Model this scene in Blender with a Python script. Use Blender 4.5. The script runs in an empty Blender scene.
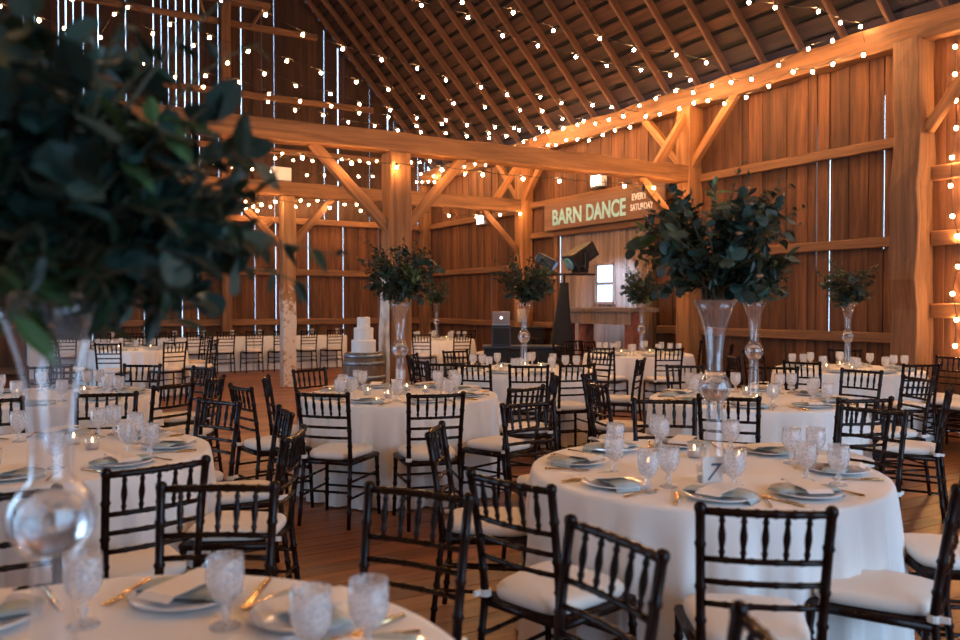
import bpy, math, random
from mathutils import Vector, Matrix
random.seed(7)
R = random.Random(11)
PI = math.pi
SC = bpy.context.scene
COL = SC.collection

# ------------------------------------------------------------------ camera frame
# building axes: +Y runs along the long right-hand wall, +X across the barn; the
# camera stands at the origin, eye 1.5 m up, turned 30 degrees to the right of +Y.
F = 815.0; EYE = 1.5; HOR = 304.0
CS, SN = math.cos(math.radians(30)), math.sin(math.radians(30))
def W(cx, cz):
    """metres right / metres ahead of the camera -> world X, Y"""
    return cz*SN + cx*CS, cz*CS - cx*SN
def on_wall(px, y, X=9.6):
    t = (px-480)/F; z = X/(SN+CS*t)
    return Vector((X, z*(CS-SN*t), EYE+(HOR-y)*z/F))
def on_bent(px, y, Y):
    t = (px-480)/F; z = Y/(CS-SN*t)
    return Vector((z*(SN+CS*t), Y, EYE+(HOR-y)*z/F))

# ------------------------------------------------------------------ materials
def new_mat(name):
    m = bpy.data.materials.new(name); m.use_nodes = True
    nt = m.node_tree; b = nt.nodes['Principled BSDF']
    return m, nt, b
def N(nt, kind, **kw):
    n = nt.nodes.new(kind)
    for k, v in kw.items():
        if k in n.inputs: n.inputs[k].default_value = v
        else: setattr(n, k, v)
    return n
def ramp(nt, fac, stops):
    r = nt.nodes.new('ShaderNodeValToRGB')
    el = r.color_ramp.elements
    while len(el) < len(stops): el.new(0.5)
    for e, (p, c) in zip(el, stops):
        e.position = p; e.color = (*c, 1)
    nt.links.new(fac, r.inputs['Fac'])
    return r
def plain(name, col, rough=0.5, metal=0.0, noise=0.0, nscale=30, bump=0.0, **kw):
    m, nt, b = new_mat(name)
    b.inputs['Base Color'].default_value = (*col, 1)
    b.inputs['Roughness'].default_value = rough
    b.inputs['Metallic'].default_value = metal
    for k, v in kw.items(): b.inputs[k.replace('_', ' ')].default_value = v
    if noise or bump:
        tc = N(nt, 'ShaderNodeTexCoord')
        nz = N(nt, 'ShaderNodeTexNoise', Scale=nscale, Detail=4)
        nt.links.new(tc.outputs['Object'], nz.inputs['Vector'])
        if noise:
            lo = tuple(c*(1-noise) for c in col); hi = tuple(min(1, c*(1+noise)) for c in col)
            r = ramp(nt, nz.outputs['Fac'], [(0.3, lo), (0.7, hi)])
            nt.links.new(r.outputs['Color'], b.inputs['Base Color'])
        if bump:
            bp = N(nt, 'ShaderNodeBump', Strength=bump, Distance=0.01)
            nt.links.new(nz.outputs['Fac'], bp.inputs['Height'])
            nt.links.new(bp.outputs['Normal'], b.inputs['Normal'])
    return m
def wood(name, dark, light, axis=0, rough=0.7, scale=7, island=True, lo=0.62, bump=0.35, white=None):
    m, nt, b = new_mat(name); L = nt.links.new
    tc = N(nt, 'ShaderNodeTexCoord'); mp = N(nt, 'ShaderNodeMapping')
    s = [scale]*3; s[axis] = scale*0.07
    mp.inputs['Scale'].default_value = s
    L(tc.outputs['Object'], mp.inputs['Vector'])
    vec = mp.outputs['Vector']
    if island:
        ge = N(nt, 'ShaderNodeNewGeometry')
        add = N(nt, 'ShaderNodeVectorMath', operation='MULTIPLY_ADD')
        cb = N(nt, 'ShaderNodeCombineXYZ')
        for k in range(3): L(ge.outputs['Random Per Island'], cb.inputs[k])
        L(cb.outputs[0], add.inputs[0]); add.inputs[1].default_value = (31, 57, 13); L(vec, add.inputs[2])
        vec = add.outputs[0]
    nz = N(nt, 'ShaderNodeTexNoise', Scale=2.2, Detail=7, Roughness=0.62, Distortion=0.5)
    L(vec, nz.inputs['Vector'])
    r = ramp(nt, nz.outputs['Fac'], [(0.30, dark), (0.52, tuple((a+c)/2 for a, c in zip(dark, light))), (0.74, light)])
    col = r.outputs['Color']
    if island:
        mr = N(nt, 'ShaderNodeMapRange'); mr.inputs['To Min'].default_value = lo; mr.inputs['To Max'].default_value = 1.18
        L(ge.outputs['Random Per Island'], mr.inputs['Value'])
        mx = N(nt, 'ShaderNodeMix', data_type='RGBA', blend_type='MULTIPLY'); mx.inputs[0].default_value = 1
        L(col, mx.inputs[6]); L(mr.outputs['Result'], mx.inputs[7])
        col = mx.outputs[2]
    if white:       # old whitewash, patchy, worn away above a height on the timber
        n2 = N(nt, 'ShaderNodeTexNoise', Scale=13, Detail=5, Roughness=0.7)
        L(tc.outputs['Object'], n2.inputs['Vector'])
        sp = N(nt, 'ShaderNodeSeparateXYZ'); L(tc.outputs['Object'], sp.inputs[0])
        m1 = N(nt, 'ShaderNodeMapRange'); L(sp.outputs[0], m1.inputs['Value'])
        m1.inputs['From Min'].default_value = white[0]; m1.inputs['From Max'].default_value = white[1]
        m1.inputs['To Min'].default_value = 0.20; m1.inputs['To Max'].default_value = -0.3
        ad = N(nt, 'ShaderNodeMath', operation='ADD'); L(n2.outputs['Fac'], ad.inputs[0]); L(m1.outputs['Result'], ad.inputs[1])
        rr = ramp(nt, ad.outputs[0], [(0.55, (0, 0, 0)), (0.66, (1, 1, 1))])
        m2 = N(nt, 'ShaderNodeMix', data_type='RGBA'); L(rr.outputs['Color'], m2.inputs[0])
        L(col, m2.inputs[6]); m2.inputs[7].default_value = (0.62, 0.58, 0.53, 1)
        col = m2.outputs[2]
    L(col, b.inputs['Base Color'])
    b.inputs['Roughness'].default_value = rough
    bp = N(nt, 'ShaderNodeBump', Strength=bump, Distance=0.02)
    L(nz.outputs['Fac'], bp.inputs['Height']); L(bp.outputs['Normal'], b.inputs['Normal'])
    return m
def emit(name, col, strength):
    m, nt, b = new_mat(name)
    b.inputs['Base Color'].default_value = (*col, 1)
    b.inputs['Emission Color'].default_value = (*col, 1)
    b.inputs['Emission Strength'].default_value = strength
    return m
def glass(name, frost=0.0, rough=0.0, cut=0.0, tint=(1, 1, 1)):
    m, nt, b = new_mat(name); L = nt.links.new
    b.inputs['Base Color'].default_value = (*tint, 1)
    b.inputs['Transmission Weight'].default_value = 1.0
    b.inputs['Roughness'].default_value = rough
    b.inputs['IOR'].default_value = 1.46
    if cut:
        tc = N(nt, 'ShaderNodeTexCoord'); vo = N(nt, 'ShaderNodeTexVoronoi', Scale=95)
        L(tc.outputs['Object'], vo.inputs['Vector'])
        bp = N(nt, 'ShaderNodeBump', Strength=cut, Distance=0.004)
        L(vo.outputs['Distance'], bp.inputs['Height']); L(bp.outputs['Normal'], b.inputs['Normal'])
    if frost:
        d = N(nt, 'ShaderNodeBsdfDiffuse'); d.inputs['Color'].default_value = (0.86, 0.87, 0.9, 1)
        t = N(nt, 'ShaderNodeBsdfTranslucent'); t.inputs['Color'].default_value = (0.86, 0.87, 0.9, 1)
        a = N(nt, 'ShaderNodeMixShader', Fac=0.5); L(d.outputs[0], a.inputs[1]); L(t.outputs[0], a.inputs[2])
        x = N(nt, 'ShaderNodeMixShader', Fac=frost); L(b.outputs[0], x.inputs[1]); L(a.outputs[0], x.inputs[2])
        out = nt.nodes['Material Output']; L(x.outputs[0], out.inputs['Surface'])
    return m
def thinglass(name, frost, tint=(0.97, 0.98, 1.0), cut=0.0):
    """thin-walled glass: see-through with a clear reflection, partly frosted by its cut pattern"""
    m, nt, b = new_mat(name); L = nt.links.new
    nt.nodes.remove(b)
    tr = N(nt, 'ShaderNodeBsdfTransparent'); tr.inputs['Color'].default_value = (*tint, 1)
    gl = N(nt, 'ShaderNodeBsdfGlossy'); gl.inputs['Roughness'].default_value = 0.08; gl.inputs['Color'].default_value = (1, 1, 1, 1)
    d = N(nt, 'ShaderNodeBsdfDiffuse'); d.inputs['Color'].default_value = (0.92, 0.93, 0.95, 1)
    t = N(nt, 'ShaderNodeBsdfTranslucent'); t.inputs['Color'].default_value = (0.92, 0.93, 0.95, 1)
    a = N(nt, 'ShaderNodeMixShader', Fac=0.5); L(d.outputs[0], a.inputs[1]); L(t.outputs[0], a.inputs[2])
    x = N(nt, 'ShaderNodeMixShader', Fac=frost); L(tr.outputs[0], x.inputs[1]); L(a.outputs[0], x.inputs[2])
    lw = N(nt, 'ShaderNodeLayerWeight', Blend=0.5)
    pw = N(nt, 'ShaderNodeMath', operation='POWER'); L(lw.outputs['Facing'], pw.inputs[0]); pw.inputs[1].default_value = 3.5
    fr = N(nt, 'ShaderNodeMath', operation='MULTIPLY_ADD'); L(pw.outputs[0], fr.inputs[0]); fr.inputs[1].default_value = 0.8; fr.inputs[2].default_value = 0.045
    y = N(nt, 'ShaderNodeMixShader'); L(fr.outputs[0], y.inputs[0]); L(x.outputs[0], y.inputs[1]); L(gl.outputs[0], y.inputs[2])
    if cut:
        tc = N(nt, 'ShaderNodeTexCoord'); vo = N(nt, 'ShaderNodeTexVoronoi', Scale=85)
        L(tc.outputs['Object'], vo.inputs['Vector'])
        bp = N(nt, 'ShaderNodeBump', Strength=cut, Distance=0.006)
        L(vo.outputs['Distance'], bp.inputs['Height'])
        for q in (gl, d): L(bp.outputs['Normal'], q.inputs['Normal'])
        mr = N(nt, 'ShaderNodeMapRange'); L(vo.outputs['Distance'], mr.inputs['Value'])
        mr.inputs['From Max'].default_value = 0.7; mr.inputs['To Min'].default_value = frost*0.6; mr.inputs['To Max'].default_value = frost*1.4
        L(mr.outputs['Result'], x.inputs[0])
    L(y.outputs[0], nt.nodes['Material Output'].inputs['Surface'])
    return m
def leafmat(name, col, rough=0.45, var=0.5):
    m, nt, b = new_mat(name); L = nt.links.new
    ge = N(nt, 'ShaderNodeNewGeometry')
    r = ramp(nt, ge.outputs['Random Per Island'], [(0, tuple(c*(1-var) for c in col)), (0.7, col), (1, tuple(min(1, c*(1+var)) for c in col))])
    L(r.outputs['Color'], b.inputs['Base Color'])
    b.inputs['Roughness'].default_value = rough
    t = N(nt, 'ShaderNodeBsdfTranslucent'); L(r.outputs['Color'], t.inputs['Color'])
    x = N(nt, 'ShaderNodeMixShader', Fac=0.15); L(b.outputs[0], x.inputs[1]); L(t.outputs[0], x.inputs[2])
    L(x.outputs[0], nt.nodes['Material Output'].inputs['Surface'])
    return m
def clothmat(name, col):
    m, nt, b = new_mat(name); L = nt.links.new
    b.inputs['Base Color'].default_value = (*col, 1); b.inputs['Roughness'].default_value = 0.85
    b.inputs['Sheen Weight'].default_value = 0.15
    tc = N(nt, 'ShaderNodeTexCoord')
    w1 = N(nt, 'ShaderNodeTexNoise', Scale=14, Detail=5); L(tc.outputs['Object'], w1.inputs['Vector'])
    bp = N(nt, 'ShaderNodeBump', Strength=0.12, Distance=0.01)
    L(w1.outputs['Fac'], bp.inputs['Height']); L(bp.outputs['Normal'], b.inputs['Normal'])
    return m

M = dict(
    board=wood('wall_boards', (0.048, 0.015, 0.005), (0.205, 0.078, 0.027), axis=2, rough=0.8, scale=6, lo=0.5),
    paleboard=wood('door_boards', (0.17, 0.11, 0.08), (0.36, 0.26, 0.20), axis=2, rough=0.8, scale=6),
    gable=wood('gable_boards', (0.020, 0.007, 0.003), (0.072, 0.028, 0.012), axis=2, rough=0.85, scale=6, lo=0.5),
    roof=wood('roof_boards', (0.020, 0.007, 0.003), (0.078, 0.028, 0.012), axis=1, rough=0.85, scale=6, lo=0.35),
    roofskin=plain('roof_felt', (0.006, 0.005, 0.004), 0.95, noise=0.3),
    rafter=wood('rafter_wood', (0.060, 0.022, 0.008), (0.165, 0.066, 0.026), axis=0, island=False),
    timber=wood('hewn_timber', (0.17, 0.068, 0.019), (0.45, 0.195, 0.062), axis=0, island=False, scale=6),
    oldtimber=wood('weathered_timber', (0.09, 0.037, 0.013), (0.28, 0.125, 0.048), axis=0, island=False, scale=6),
    washed=wood('whitewashed_timber', (0.20, 0.095, 0.035), (0.46, 0.25, 0.11), axis=0, island=False, scale=6, white=(1.2, 2.7)),
    darkpost=wood('dark_timber', (0.075, 0.033, 0.013), (0.23, 0.105, 0.045), axis=0, island=False, scale=6),
    whiteboard=plain('white_board', (0.62, 0.60, 0.57), 0.8, noise=0.25, nscale=7),
    floor=wood('floor_planks', (0.13, 0.040, 0.009), (0.42, 0.150, 0.040), axis=0, rough=0.38, scale=5, lo=0.55, bump=0.12),
    under=plain('dark_gap', (0.012, 0.008, 0.006), 0.9, noise=0.2),
    chair=plain('mahogany_stain', (0.013, 0.0048, 0.003), 0.27, noise=0.35, nscale=40, Specular_IOR_Level=0.20),
    cushion=clothmat('ivory_cushion', (0.80, 0.73, 0.65)),
    strap=plain('white_strap', (0.8, 0.78, 0.75), 0.8, noise=0.05),
    cloth=clothmat('ivory_linen', (0.82, 0.785, 0.75)),
    whitecloth=clothmat('white_linen', (0.82, 0.82, 0.82)),
    china=plain('white_china', (0.78, 0.79, 0.82), 0.12, noise=0.02, Coat_Weight=0.5),
    napkin=plain('sage_napkin', (0.40, 0.455, 0.44), 0.9, noise=0.12, nscale=25, bump=0.15),
    paper=plain('cream_card', (0.82, 0.76, 0.70), 0.8, noise=0.03),
    gold=plain('gold_flatware', (0.75, 0.50, 0.24), 0.25, 1.0, noise=0.05),
    glass=thinglass('clear_glass', 0.035, tint=(0.985, 0.99, 1.0)), ball=glass('solid_glass'),
    goblet=thinglass('cut_glass', 0.30, cut=0.6),
    votive=thinglass('votive_glass', 0.10),
    wax=plain('candle_wax', (0.85, 0.78, 0.66), 0.5, noise=0.03, Subsurface_Weight=0.3),
    flame=emit('candle_flame', (1.0, 0.62, 0.25), 9),
    bulb=emit('lit_filament_bulb', (1.0, 0.51, 0.205), 270),
    socket=plain('black_socket', (0.012, 0.011, 0.010), 0.6, noise=0.2),
    leaf=leafmat('dark_green_leaf', (0.011, 0.028, 0.013), 0.45),
    euc=leafmat('blue_green_leaf', (0.034, 0.074, 0.060), 0.5, 0.45),
    bright=leafmat('light_green_leaf', (0.085, 0.15, 0.05), 0.4, 0.35),
    stem=plain('green_stem', (0.07, 0.06, 0.03), 0.7, noise=0.3),
    petal=plain('peach_petal', (0.62, 0.33, 0.18), 0.7, noise=0.25),
    black=plain('black_plastic', (0.012, 0.012, 0.013), 0.38, noise=0.2),
    scrim=plain('black_scrim', (0.010, 0.011, 0.013), 0.85, noise=0.3, nscale=6),
    navy=plain('dark_grey_facade', (0.030, 0.038, 0.055), 0.7, noise=0.2),
    metal=plain('brushed_aluminium', (0.62, 0.64, 0.68), 0.35, 0.9, noise=0.04),
    lens=plain('fixture_lens', (0.10, 0.32, 0.38), 0.08, noise=0.2, Coat_Weight=1.0),
    logo=emit('lit_lid_mark', (0.9, 0.95, 1.0), 1.6),
    flood=emit('lit_floodlight', (0.62, 0.80, 1.0), 9),
    whitepaint=plain('white_paint', (0.75, 0.77, 0.78), 0.5, noise=0.05),
    icing=plain('white_icing', (0.80, 0.76, 0.71), 0.6, noise=0.03, bump=0.1),
    icingdark=plain('buttercream_ridge', (0.70, 0.60, 0.50), 0.6, noise=0.05),
    hoop=plain('galvanised_hoop', (0.30, 0.36, 0.42), 0.4, 0.8, noise=0.25),
    stave=wood('barrel_staves', (0.10, 0.055, 0.03), (0.30, 0.19, 0.12), axis=2, rough=0.6, scale=7),
    brick=plain('red_painted_wood', (0.22, 0.065, 0.04), 0.7, noise=0.35, nscale=9),
    teal=plain('teal_lettering', (0.34, 0.66, 0.72), 0.7, noise=0.12, nscale=20),
    sign=wood('sign_board', (0.13, 0.062, 0.036), (0.24, 0.125, 0.075), axis=1, scale=5, island=False),
    ink=plain('blue_grey_ink', (0.10, 0.13, 0.20), 0.8, noise=0.05),
    burlap=plain('beige_shade', (0.55, 0.45, 0.34), 0.85, noise=0.15),
    pane=glass('window_pane', rough=0.0),
)

# ------------------------------------------------------------------ mesh helpers
class MB:
    def __init__(s): s.v = []; s.f = []; s.mi = []
    def add(s, vs, fs, mi=0):
        o = len(s.v); s.v += [tuple(p) for p in vs]
        for f in fs: s.f.append(tuple(i+o for i in f)); s.mi.append(mi)
    def box(s, c, d, mat=None, mi=0):
        x, y, z = (k/2 for k in d); c = Vector(c)
        vs = [Vector(p) for p in ((-x,-y,-z),(x,-y,-z),(x,y,-z),(-x,y,-z),(-x,-y,z),(x,-y,z),(x,y,z),(-x,y,z))]
        if mat is not None: vs = [mat @ p for p in vs]
        s.add([p+c for p in vs], [(0,3,2,1),(4,5,6,7),(0,1,5,4),(1,2,6,5),(2,3,7,6),(3,0,4,7)], mi)
    def lathe(s, prof, n=24, c=(0,0,0), mi=0, ax=None, open_=False):
        """prof: list of (radius, height); ax: optional matrix"""
        vs = []; c = Vector(c)
        for r, z in prof:
            for k in range(n):
                a = 2*PI*k/n; p = Vector((r*math.cos(a), r*math.sin(a), z))
                if ax is not None: p = ax @ p
                vs.append(p+c)
        fs = []
        for i in range(len(prof)-1):
            for k in range(n):
                a, b = i*n+k, i*n+(k+1) % n
                fs.append((a, b, b+n, a+n))
        if not open_:
            if prof[0][0] > 1e-5: fs.append(tuple(reversed(range(n))))
            if prof[-1][0] > 1e-5: fs.append(tuple((len(prof)-1)*n+k for k in range(n)))
        s.add(vs, fs, mi)
    def tube(s, pts, rad, n=8, mi=0):
        """swept tube; rad number or list"""
        pts = [Vector(p) for p in pts]; m = len(pts)
        if not isinstance(rad, (list, tuple)): rad = [rad]*m
        up = Vector((0, 0, 1)); prev = None; vs = []
        for i, p in enumerate(pts):
            d = (pts[min(i+1, m-1)]-pts[max(i-1, 0)]).normalized()
            if prev is None:
                u = d.cross(up)
                if u.length < 1e-3: u = d.cross(Vector((1, 0, 0)))
            else: u = prev - d*prev.dot(d)
            u.normalize(); prev = u; w = d.cross(u)
            for k in range(n):
                a = 2*PI*k/n; vs.append(p + (u*math.cos(a)+w*math.sin(a))*rad[i])
        fs = []
        for i in range(m-1):
            for k in range(n):
                a, b = i*n+k, i*n+(k+1) % n
                fs.append((a, b, b+n, a+n))
        fs.append(tuple(reversed(range(n)))); fs.append(tuple((m-1)*n+k for k in range(n)))
        s.add(vs, fs, mi)
    def mesh(s, name, mats, smooth=False):
        me = bpy.data.meshes.new(name); me.from_pydata(s.v, [], s.f)
        for m in (mats if isinstance(mats, (list, tuple)) else [mats]): me.materials.append(m)
        if any(s.mi): me.polygons.foreach_set('material_index', s.mi)
        if smooth: me.polygons.foreach_set('use_smooth', [True]*len(me.polygons))
        me.update(); return me
    def build(s, name, mats, parent=None, smooth=False, loc=None):
        o = bpy.data.objects.new(name, s.mesh(name, mats, smooth)); COL.objects.link(o)
        if parent: o.parent = parent
        if loc is not None: o.location = loc
        return o
def link(name, me, parent=None, loc=(0, 0, 0), rz=0.0):
    o = bpy.data.objects.new(name, me); COL.objects.link(o); o.location = loc; o.rotation_euler.z = rz
    if parent: o.parent = parent
    return o
def tag(o, label, cat, group=None):
    o['label'] = label; o['category'] = cat
    if group: o['group'] = group
    return o
def thing(name, label, cat, loc=(0, 0, 0), rz=0.0, group=None):
    o = bpy.data.objects.new(name, None); COL.objects.link(o)
    o.empty_display_size = 0.1; o.location = loc; o.rotation_euler.z = rz
    return tag(o, label, cat, group)
def struct(o): o['kind'] = 'structure'; return o
def dup(root, loc, rz):
    r = root.copy(); COL.objects.link(r); r.location = loc; r.rotation_euler.z = rz
    for ch in list(root.children):
        c = ch.copy(); COL.objects.link(c); c.parent = r
        for g in list(ch.children):
            d = g.copy(); COL.objects.link(d); d.parent = c
    return r
def bevel(o, w, seg=2):
    m = o.modifiers.new('Bevel', 'BEVEL'); m.width = w; m.segments = seg; m.limit_method = 'ANGLE'
    return o
def beam(name, p0, p1, w, h, mat, up=(0, 0, 1), rough=0.012):
    """hewn timber from p0 to p1, w sideways, h along 'up'; a mesh whose local X runs along it"""
    p0, p1 = Vector(p0), Vector(p1); d = p1-p0; L = d.length; d.normalize()
    up = Vector(up); side = up.cross(d).normalized(); u2 = d.cross(side).normalized()
    n = max(2, int(L/0.35)); vs = []; rr = random.Random(hash((round(p0.x, 2), round(p0.y, 2), round(p1.z, 2))) & 0xffff)
    b = MB()
    for i in range(n+1):
        for sx, sz in ((-1,-1), (1,-1), (1,1), (-1,1)):
            vs.append((L*i/n, sx*w/2+rr.uniform(-rough, rough), sz*h/2+rr.uniform(-rough, rough)))
    fs = [(3,2,1,0), tuple(4*n+k for k in range(4))]
    for i in range(n):
        for k in range(4):
            a, c = 4*i+k, 4*i+(k+1) % 4
            fs.append((a, c, c+4, a+4))
    b.add(vs, fs)
    o = b.build(name, mat)
    o.matrix_world = Matrix(((d.x, side.x, u2.x, p0.x), (d.y, side.y, u2.y, p0.y), (d.z, side.z, u2.z, p0.z), (0, 0, 0, 1)))
    bevel(o, 0.012, 1)
    return struct(o)

# ------------------------------------------------------------------ the barn
XW, XL, YB, YN = 9.6, -6.4, 19.4, -4.0
BENTS = (9.65, 14.5); XP = 4.33
RIDX = (XW+XL)/2; SLOPE = 1.09; EAVE = 4.92

b = MB(); y = YN; i = 0                           # floor: planks running across the barn
rf = random.Random(3)
while y < YB:
    wd = rf.uniform(0.15, 0.23); x = XL - rf.uniform(0, 3)
    while x < XW:
        ln = rf.uniform(3.0, 5.0)
        x0, x1 = max(x, XL), min(x+ln, XW)
        if x1-x0 > 0.05: b.box(((x0+x1)/2, y+wd/2, -0.015), (x1-x0-0.004, wd-0.006, 0.03))
        x += ln
    y += wd
b.box(((XL+XW)/2, (YN+YB)/2, -0.06), (XW-XL+0.4, YB-YN+0.4, 0.05), mi=1)
struct(b.build('floor', [M['floor'], M['under']]))

def boards(name, u0, u1, z0, ztop, place, mat, slits=(), gap_p=0.0, gapw=(0.012, 0.035), pitch=(0.13, 0.22), seed=1, cut=()):
    """vertical boards along u; place(u, depth, z) -> point; ztop(u) -> top; slits = [(u, width)]"""
    rr = random.Random(seed); b = MB(); u = u0; k = 0
    edges = [(u0, 0.0)]
    while u < u1-0.1:
        u += rr.uniform(*pitch); edges.append((min(u, u1), rr.uniform(*gapw) if rr.random() < gap_p else -0.02))
    for sl in slits:
        su, sw = sl[:2]
        j = min(range(len(edges)), key=lambda q: abs(edges[q][0]-su)); edges[j] = (su, sw)
        if len(sl) > 2:         # a strip added behind the gap to block daylight outside its open part
            for za, zb in ((z0, sl[2]), (sl[3], ztop(su))):
                if zb-za < 0.03: continue
                vs = [place(su+a_, d_, z_) for z_ in (za, zb) for a_, d_ in ((-0.05, 0.042), (0.05, 0.042), (0.05, 0.06), (-0.05, 0.06))]
                b.add(vs, [(0,3,2,1),(4,5,6,7),(0,1,5,4),(1,2,6,5),(2,3,7,6),(3,0,4,7)])
    edges.sort()
    if u1-edges[-1][0] > 0.06: edges.append((u1, 0.0))
    for (a, ga), (c, gc) in zip(edges, edges[1:]):
        if c-a < 0.03: continue
        a2, c2 = a+ga/2, c-gc/2
        spans = [(z0, None)]
        for (cu0, cu1, cz0, cz1) in cut:
            if a2 < cu1 and c2 > cu0:
                if a2 < cu0 < c2:
                    c2s = cu0
                spans = [(z0, cz0), (cz1, None)]
        d0 = 0.0 if k % 2 else 0.012; k += 1
        for s0, s1 in spans:
            t0 = s1 if s1 is not None else ztop(a2); t1 = s1 if s1 is not None else ztop(c2)
            if max(t0, t1) <= s0+0.02: continue
            t0 = max(t0, s0+0.02); t1 = max(t1, s0+0.02)
            vs = [place(a2, d0, s0), place(c2, d0, s0), place(c2, d0+0.025, s0), place(a2, d0+0.025, s0),
                  place(a2, d0, t0), place(c2, d0, t1), place(c2, d0+0.025, t1), place(a2, d0+0.025, t0)]
            b.add(vs, [(0,3,2,1),(4,5,6,7),(0,1,5,4),(1,2,6,5),(2,3,7,6),(3,0,4,7)])
    return struct(b.build(name, mat))
rp = lambda u, d, z: (XW+d, u, z)
# the right-hand wall, bay by bay: a plank door with a window sits in the bay below the sign
DY0, DY1 = 10.62, 13.45
WY0, WY1, WZ0, WZ1 = 11.70, 12.24, 1.52, 2.24
slitsR = [(6.17, 0.03, 4.0, 4.5), (6.41, 0.028, 2.2, 4.15), (7.20, 0.016, 1.1, 3.6), (7.40, 0.028, 2.0, 3.95), (8.60, 0.018, 2.2, 3.9), (9.34, 0.018, 2.4, 3.3), (16.1, 0.02, 1.2, 2.4), (17.0, 0.018, 1.2, 2.5), (18.6, 0.015, 1.5, 3)]
boards('wall_right', YN, DY0, 0, lambda u: 4.8, rp, M['board'], slitsR[:6], seed=4)
o = boards('wall_right.001', DY1, YB, 0, lambda u: 4.8, rp, M['board'], slitsR[6:], seed=5)
boards('wall_right.002', DY0, DY1, 2.95, lambda u: 4.8, rp, M['board'], [], seed=6)
dl = [DY0 + k*(WY0-DY0)/5 for k in range(6)]
boards('door_1', DY0, WY0, 0, lambda u: 2.97, rp, M['paleboard'], [], seed=7)
boards('door_1.001', WY1, DY1, 0, lambda u: 2.97, rp, M['paleboard'], [(13.3, 0.010)], seed=8)
boards('door_1.002', WY0, WY1, 0, lambda u: WZ0, rp, M['paleboard'], [], seed=9)
boards('door_1.003', WY0, WY1, WZ1, lambda u: 2.97, rp, M['paleboard'], [], seed=10)
# window in that door: frame, bar and panes
b = MB()
for yy in (WY0, WY1): b.box((XW-0.01, yy, (WZ0+WZ1)/2), (0.05, 0.05, WZ1-WZ0+0.05))
for zz in (WZ0, WZ1): b.box((XW-0.01, (WY0+WY1)/2, zz), (0.05, WY1-WY0+0.1, 0.05))
b.box((XW, (WY0+WY1)/2, (WZ0+WZ1)/2), (0.04, WY1-WY0, 0.055))
wf = struct(b.build('window_1', M['paleboard']))
b = MB(); b.box((XW+0.012, (WY0+WY1)/2, (WZ0+WZ1)/2), (0.004, WY1-WY0-0.04, WZ1-WZ0-0.04)); b.build('pane', M['pane'], wf)
# back gable wall: tight boards below, gappy boards above
gtop = lambda u: EAVE + SLOPE*(min(XW-u, u-XL)) + 0.30
gp = lambda u, d, z: (u, YB+d, z)
slB = [(1.55, 0.014), (2.6, 0.014), (3.4, 0.016), (3.75, 0.012), (5.05, 0.014), (5.55, 0.012), (6.35, 0.014), (7.25, 0.02), (8.2, 0.014), (9.0, 0.016)]
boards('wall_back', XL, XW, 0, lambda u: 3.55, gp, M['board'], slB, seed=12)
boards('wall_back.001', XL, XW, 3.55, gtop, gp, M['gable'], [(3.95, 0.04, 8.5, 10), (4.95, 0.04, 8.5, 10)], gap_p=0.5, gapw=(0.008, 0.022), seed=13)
# left wall with a broad open barn door, near wall with another: daylight enters there
lp = lambda u, d, z: (XL-d, u, z)
boards('wall_left', YN, 6.5, 0, lambda u: 4.8, lp, M['board'], [], seed=14)
boards('wall_left.001', 13.5, YB, 0, lambda u: 4.8, lp, M['board'], [], seed=15)
boards('wall_left.002', 6.5, 13.5, 4.2, lambda u: 4.8, lp, M['board'], [], seed=16)
npl = lambda u, d, z: (u, YN-d, z)
boards('wall_near', XL, 0.8, 0, gtop, npl, M['board'], [], seed=17)
boards('wall_near.001', 8.6, XW, 0, gtop, npl, M['board'], [], seed=18)
boards('wall_near.002', 0.8, 8.6, 4.3, gtop, npl, M['board'], [], seed=19)

# roof: skip sheathing along the barn under a dark skin, and the rafters below it
b = MB(); rr = random.Random(21)
nrm = Vector((SLOPE, 0, 1)).normalized()
for side in (1, -1):
    xe = XW if side > 0 else XL
    run = abs(xe-RIDX); Ls = run*math.hypot(1, SLOPE)
    def P(s, yy, off):
        q = s/math.hypot(1, SLOPE)
        return Vector((xe-side*q, yy, EAVE+SLOPE*q)) + Vector((side*nrm.x, 0, nrm.z))*off
    s = -0.3; 
    while s < Ls:
        w2 = rr.uniform(0.16, 0.24); y0 = YN
        while y0 < YB:
            y1 = min(YB, y0+rr.uniform(2.5, 5))
            vs = [P(s, y0, 0.17), P(s+w2, y0, 0.17), P(s+w2, y1-0.006, 0.17), P(s, y1-0.006, 0.17),
                  P(s, y0, 0.195), P(s+w2, y0, 0.195), P(s+w2, y1-0.006, 0.195), P(s, y1-0.006, 0.195)]
            b.add(vs, [(0,3,2,1),(4,5,6,7),(0,1,5,4),(1,2,6,5),(2,3,7,6),(3,0,4,7)])
            y0 = y1
        s += w2 + rr.uniform(0.04, 0.09)
    vs = [P(-0.6, YN-0.2, 0.24), P(Ls+0.3, YN-0.2, 0.24), P(Ls+0.3, YB+0.2, 0.24), P(-0.6, YB+0.2, 0.24),
          P(-0.6, YN-0.2, 0.30), P(Ls+0.3, YN-0.2, 0.30), P(Ls+0.3, YB+0.2, 0.30), P(-0.6, YB+0.2, 0.30)]
    b.add(vs, [(0,3,2,1),(4,5,6,7),(0,1,5,4),(1,2,6,5),(2,3,7,6),(3,0,4,7)], 1)
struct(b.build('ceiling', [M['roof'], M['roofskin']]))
yy = 5.0
while yy < 19.2:
    off = nrm*0.085
    p0 = Vector((XW+0.12, yy, EAVE-SLOPE*0.12))+off; p1 = Vector((RIDX, yy, EAVE+SLOPE*(XW-RIDX)))+off
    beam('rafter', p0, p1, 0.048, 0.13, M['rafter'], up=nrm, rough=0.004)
    yy += 0.665

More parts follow.
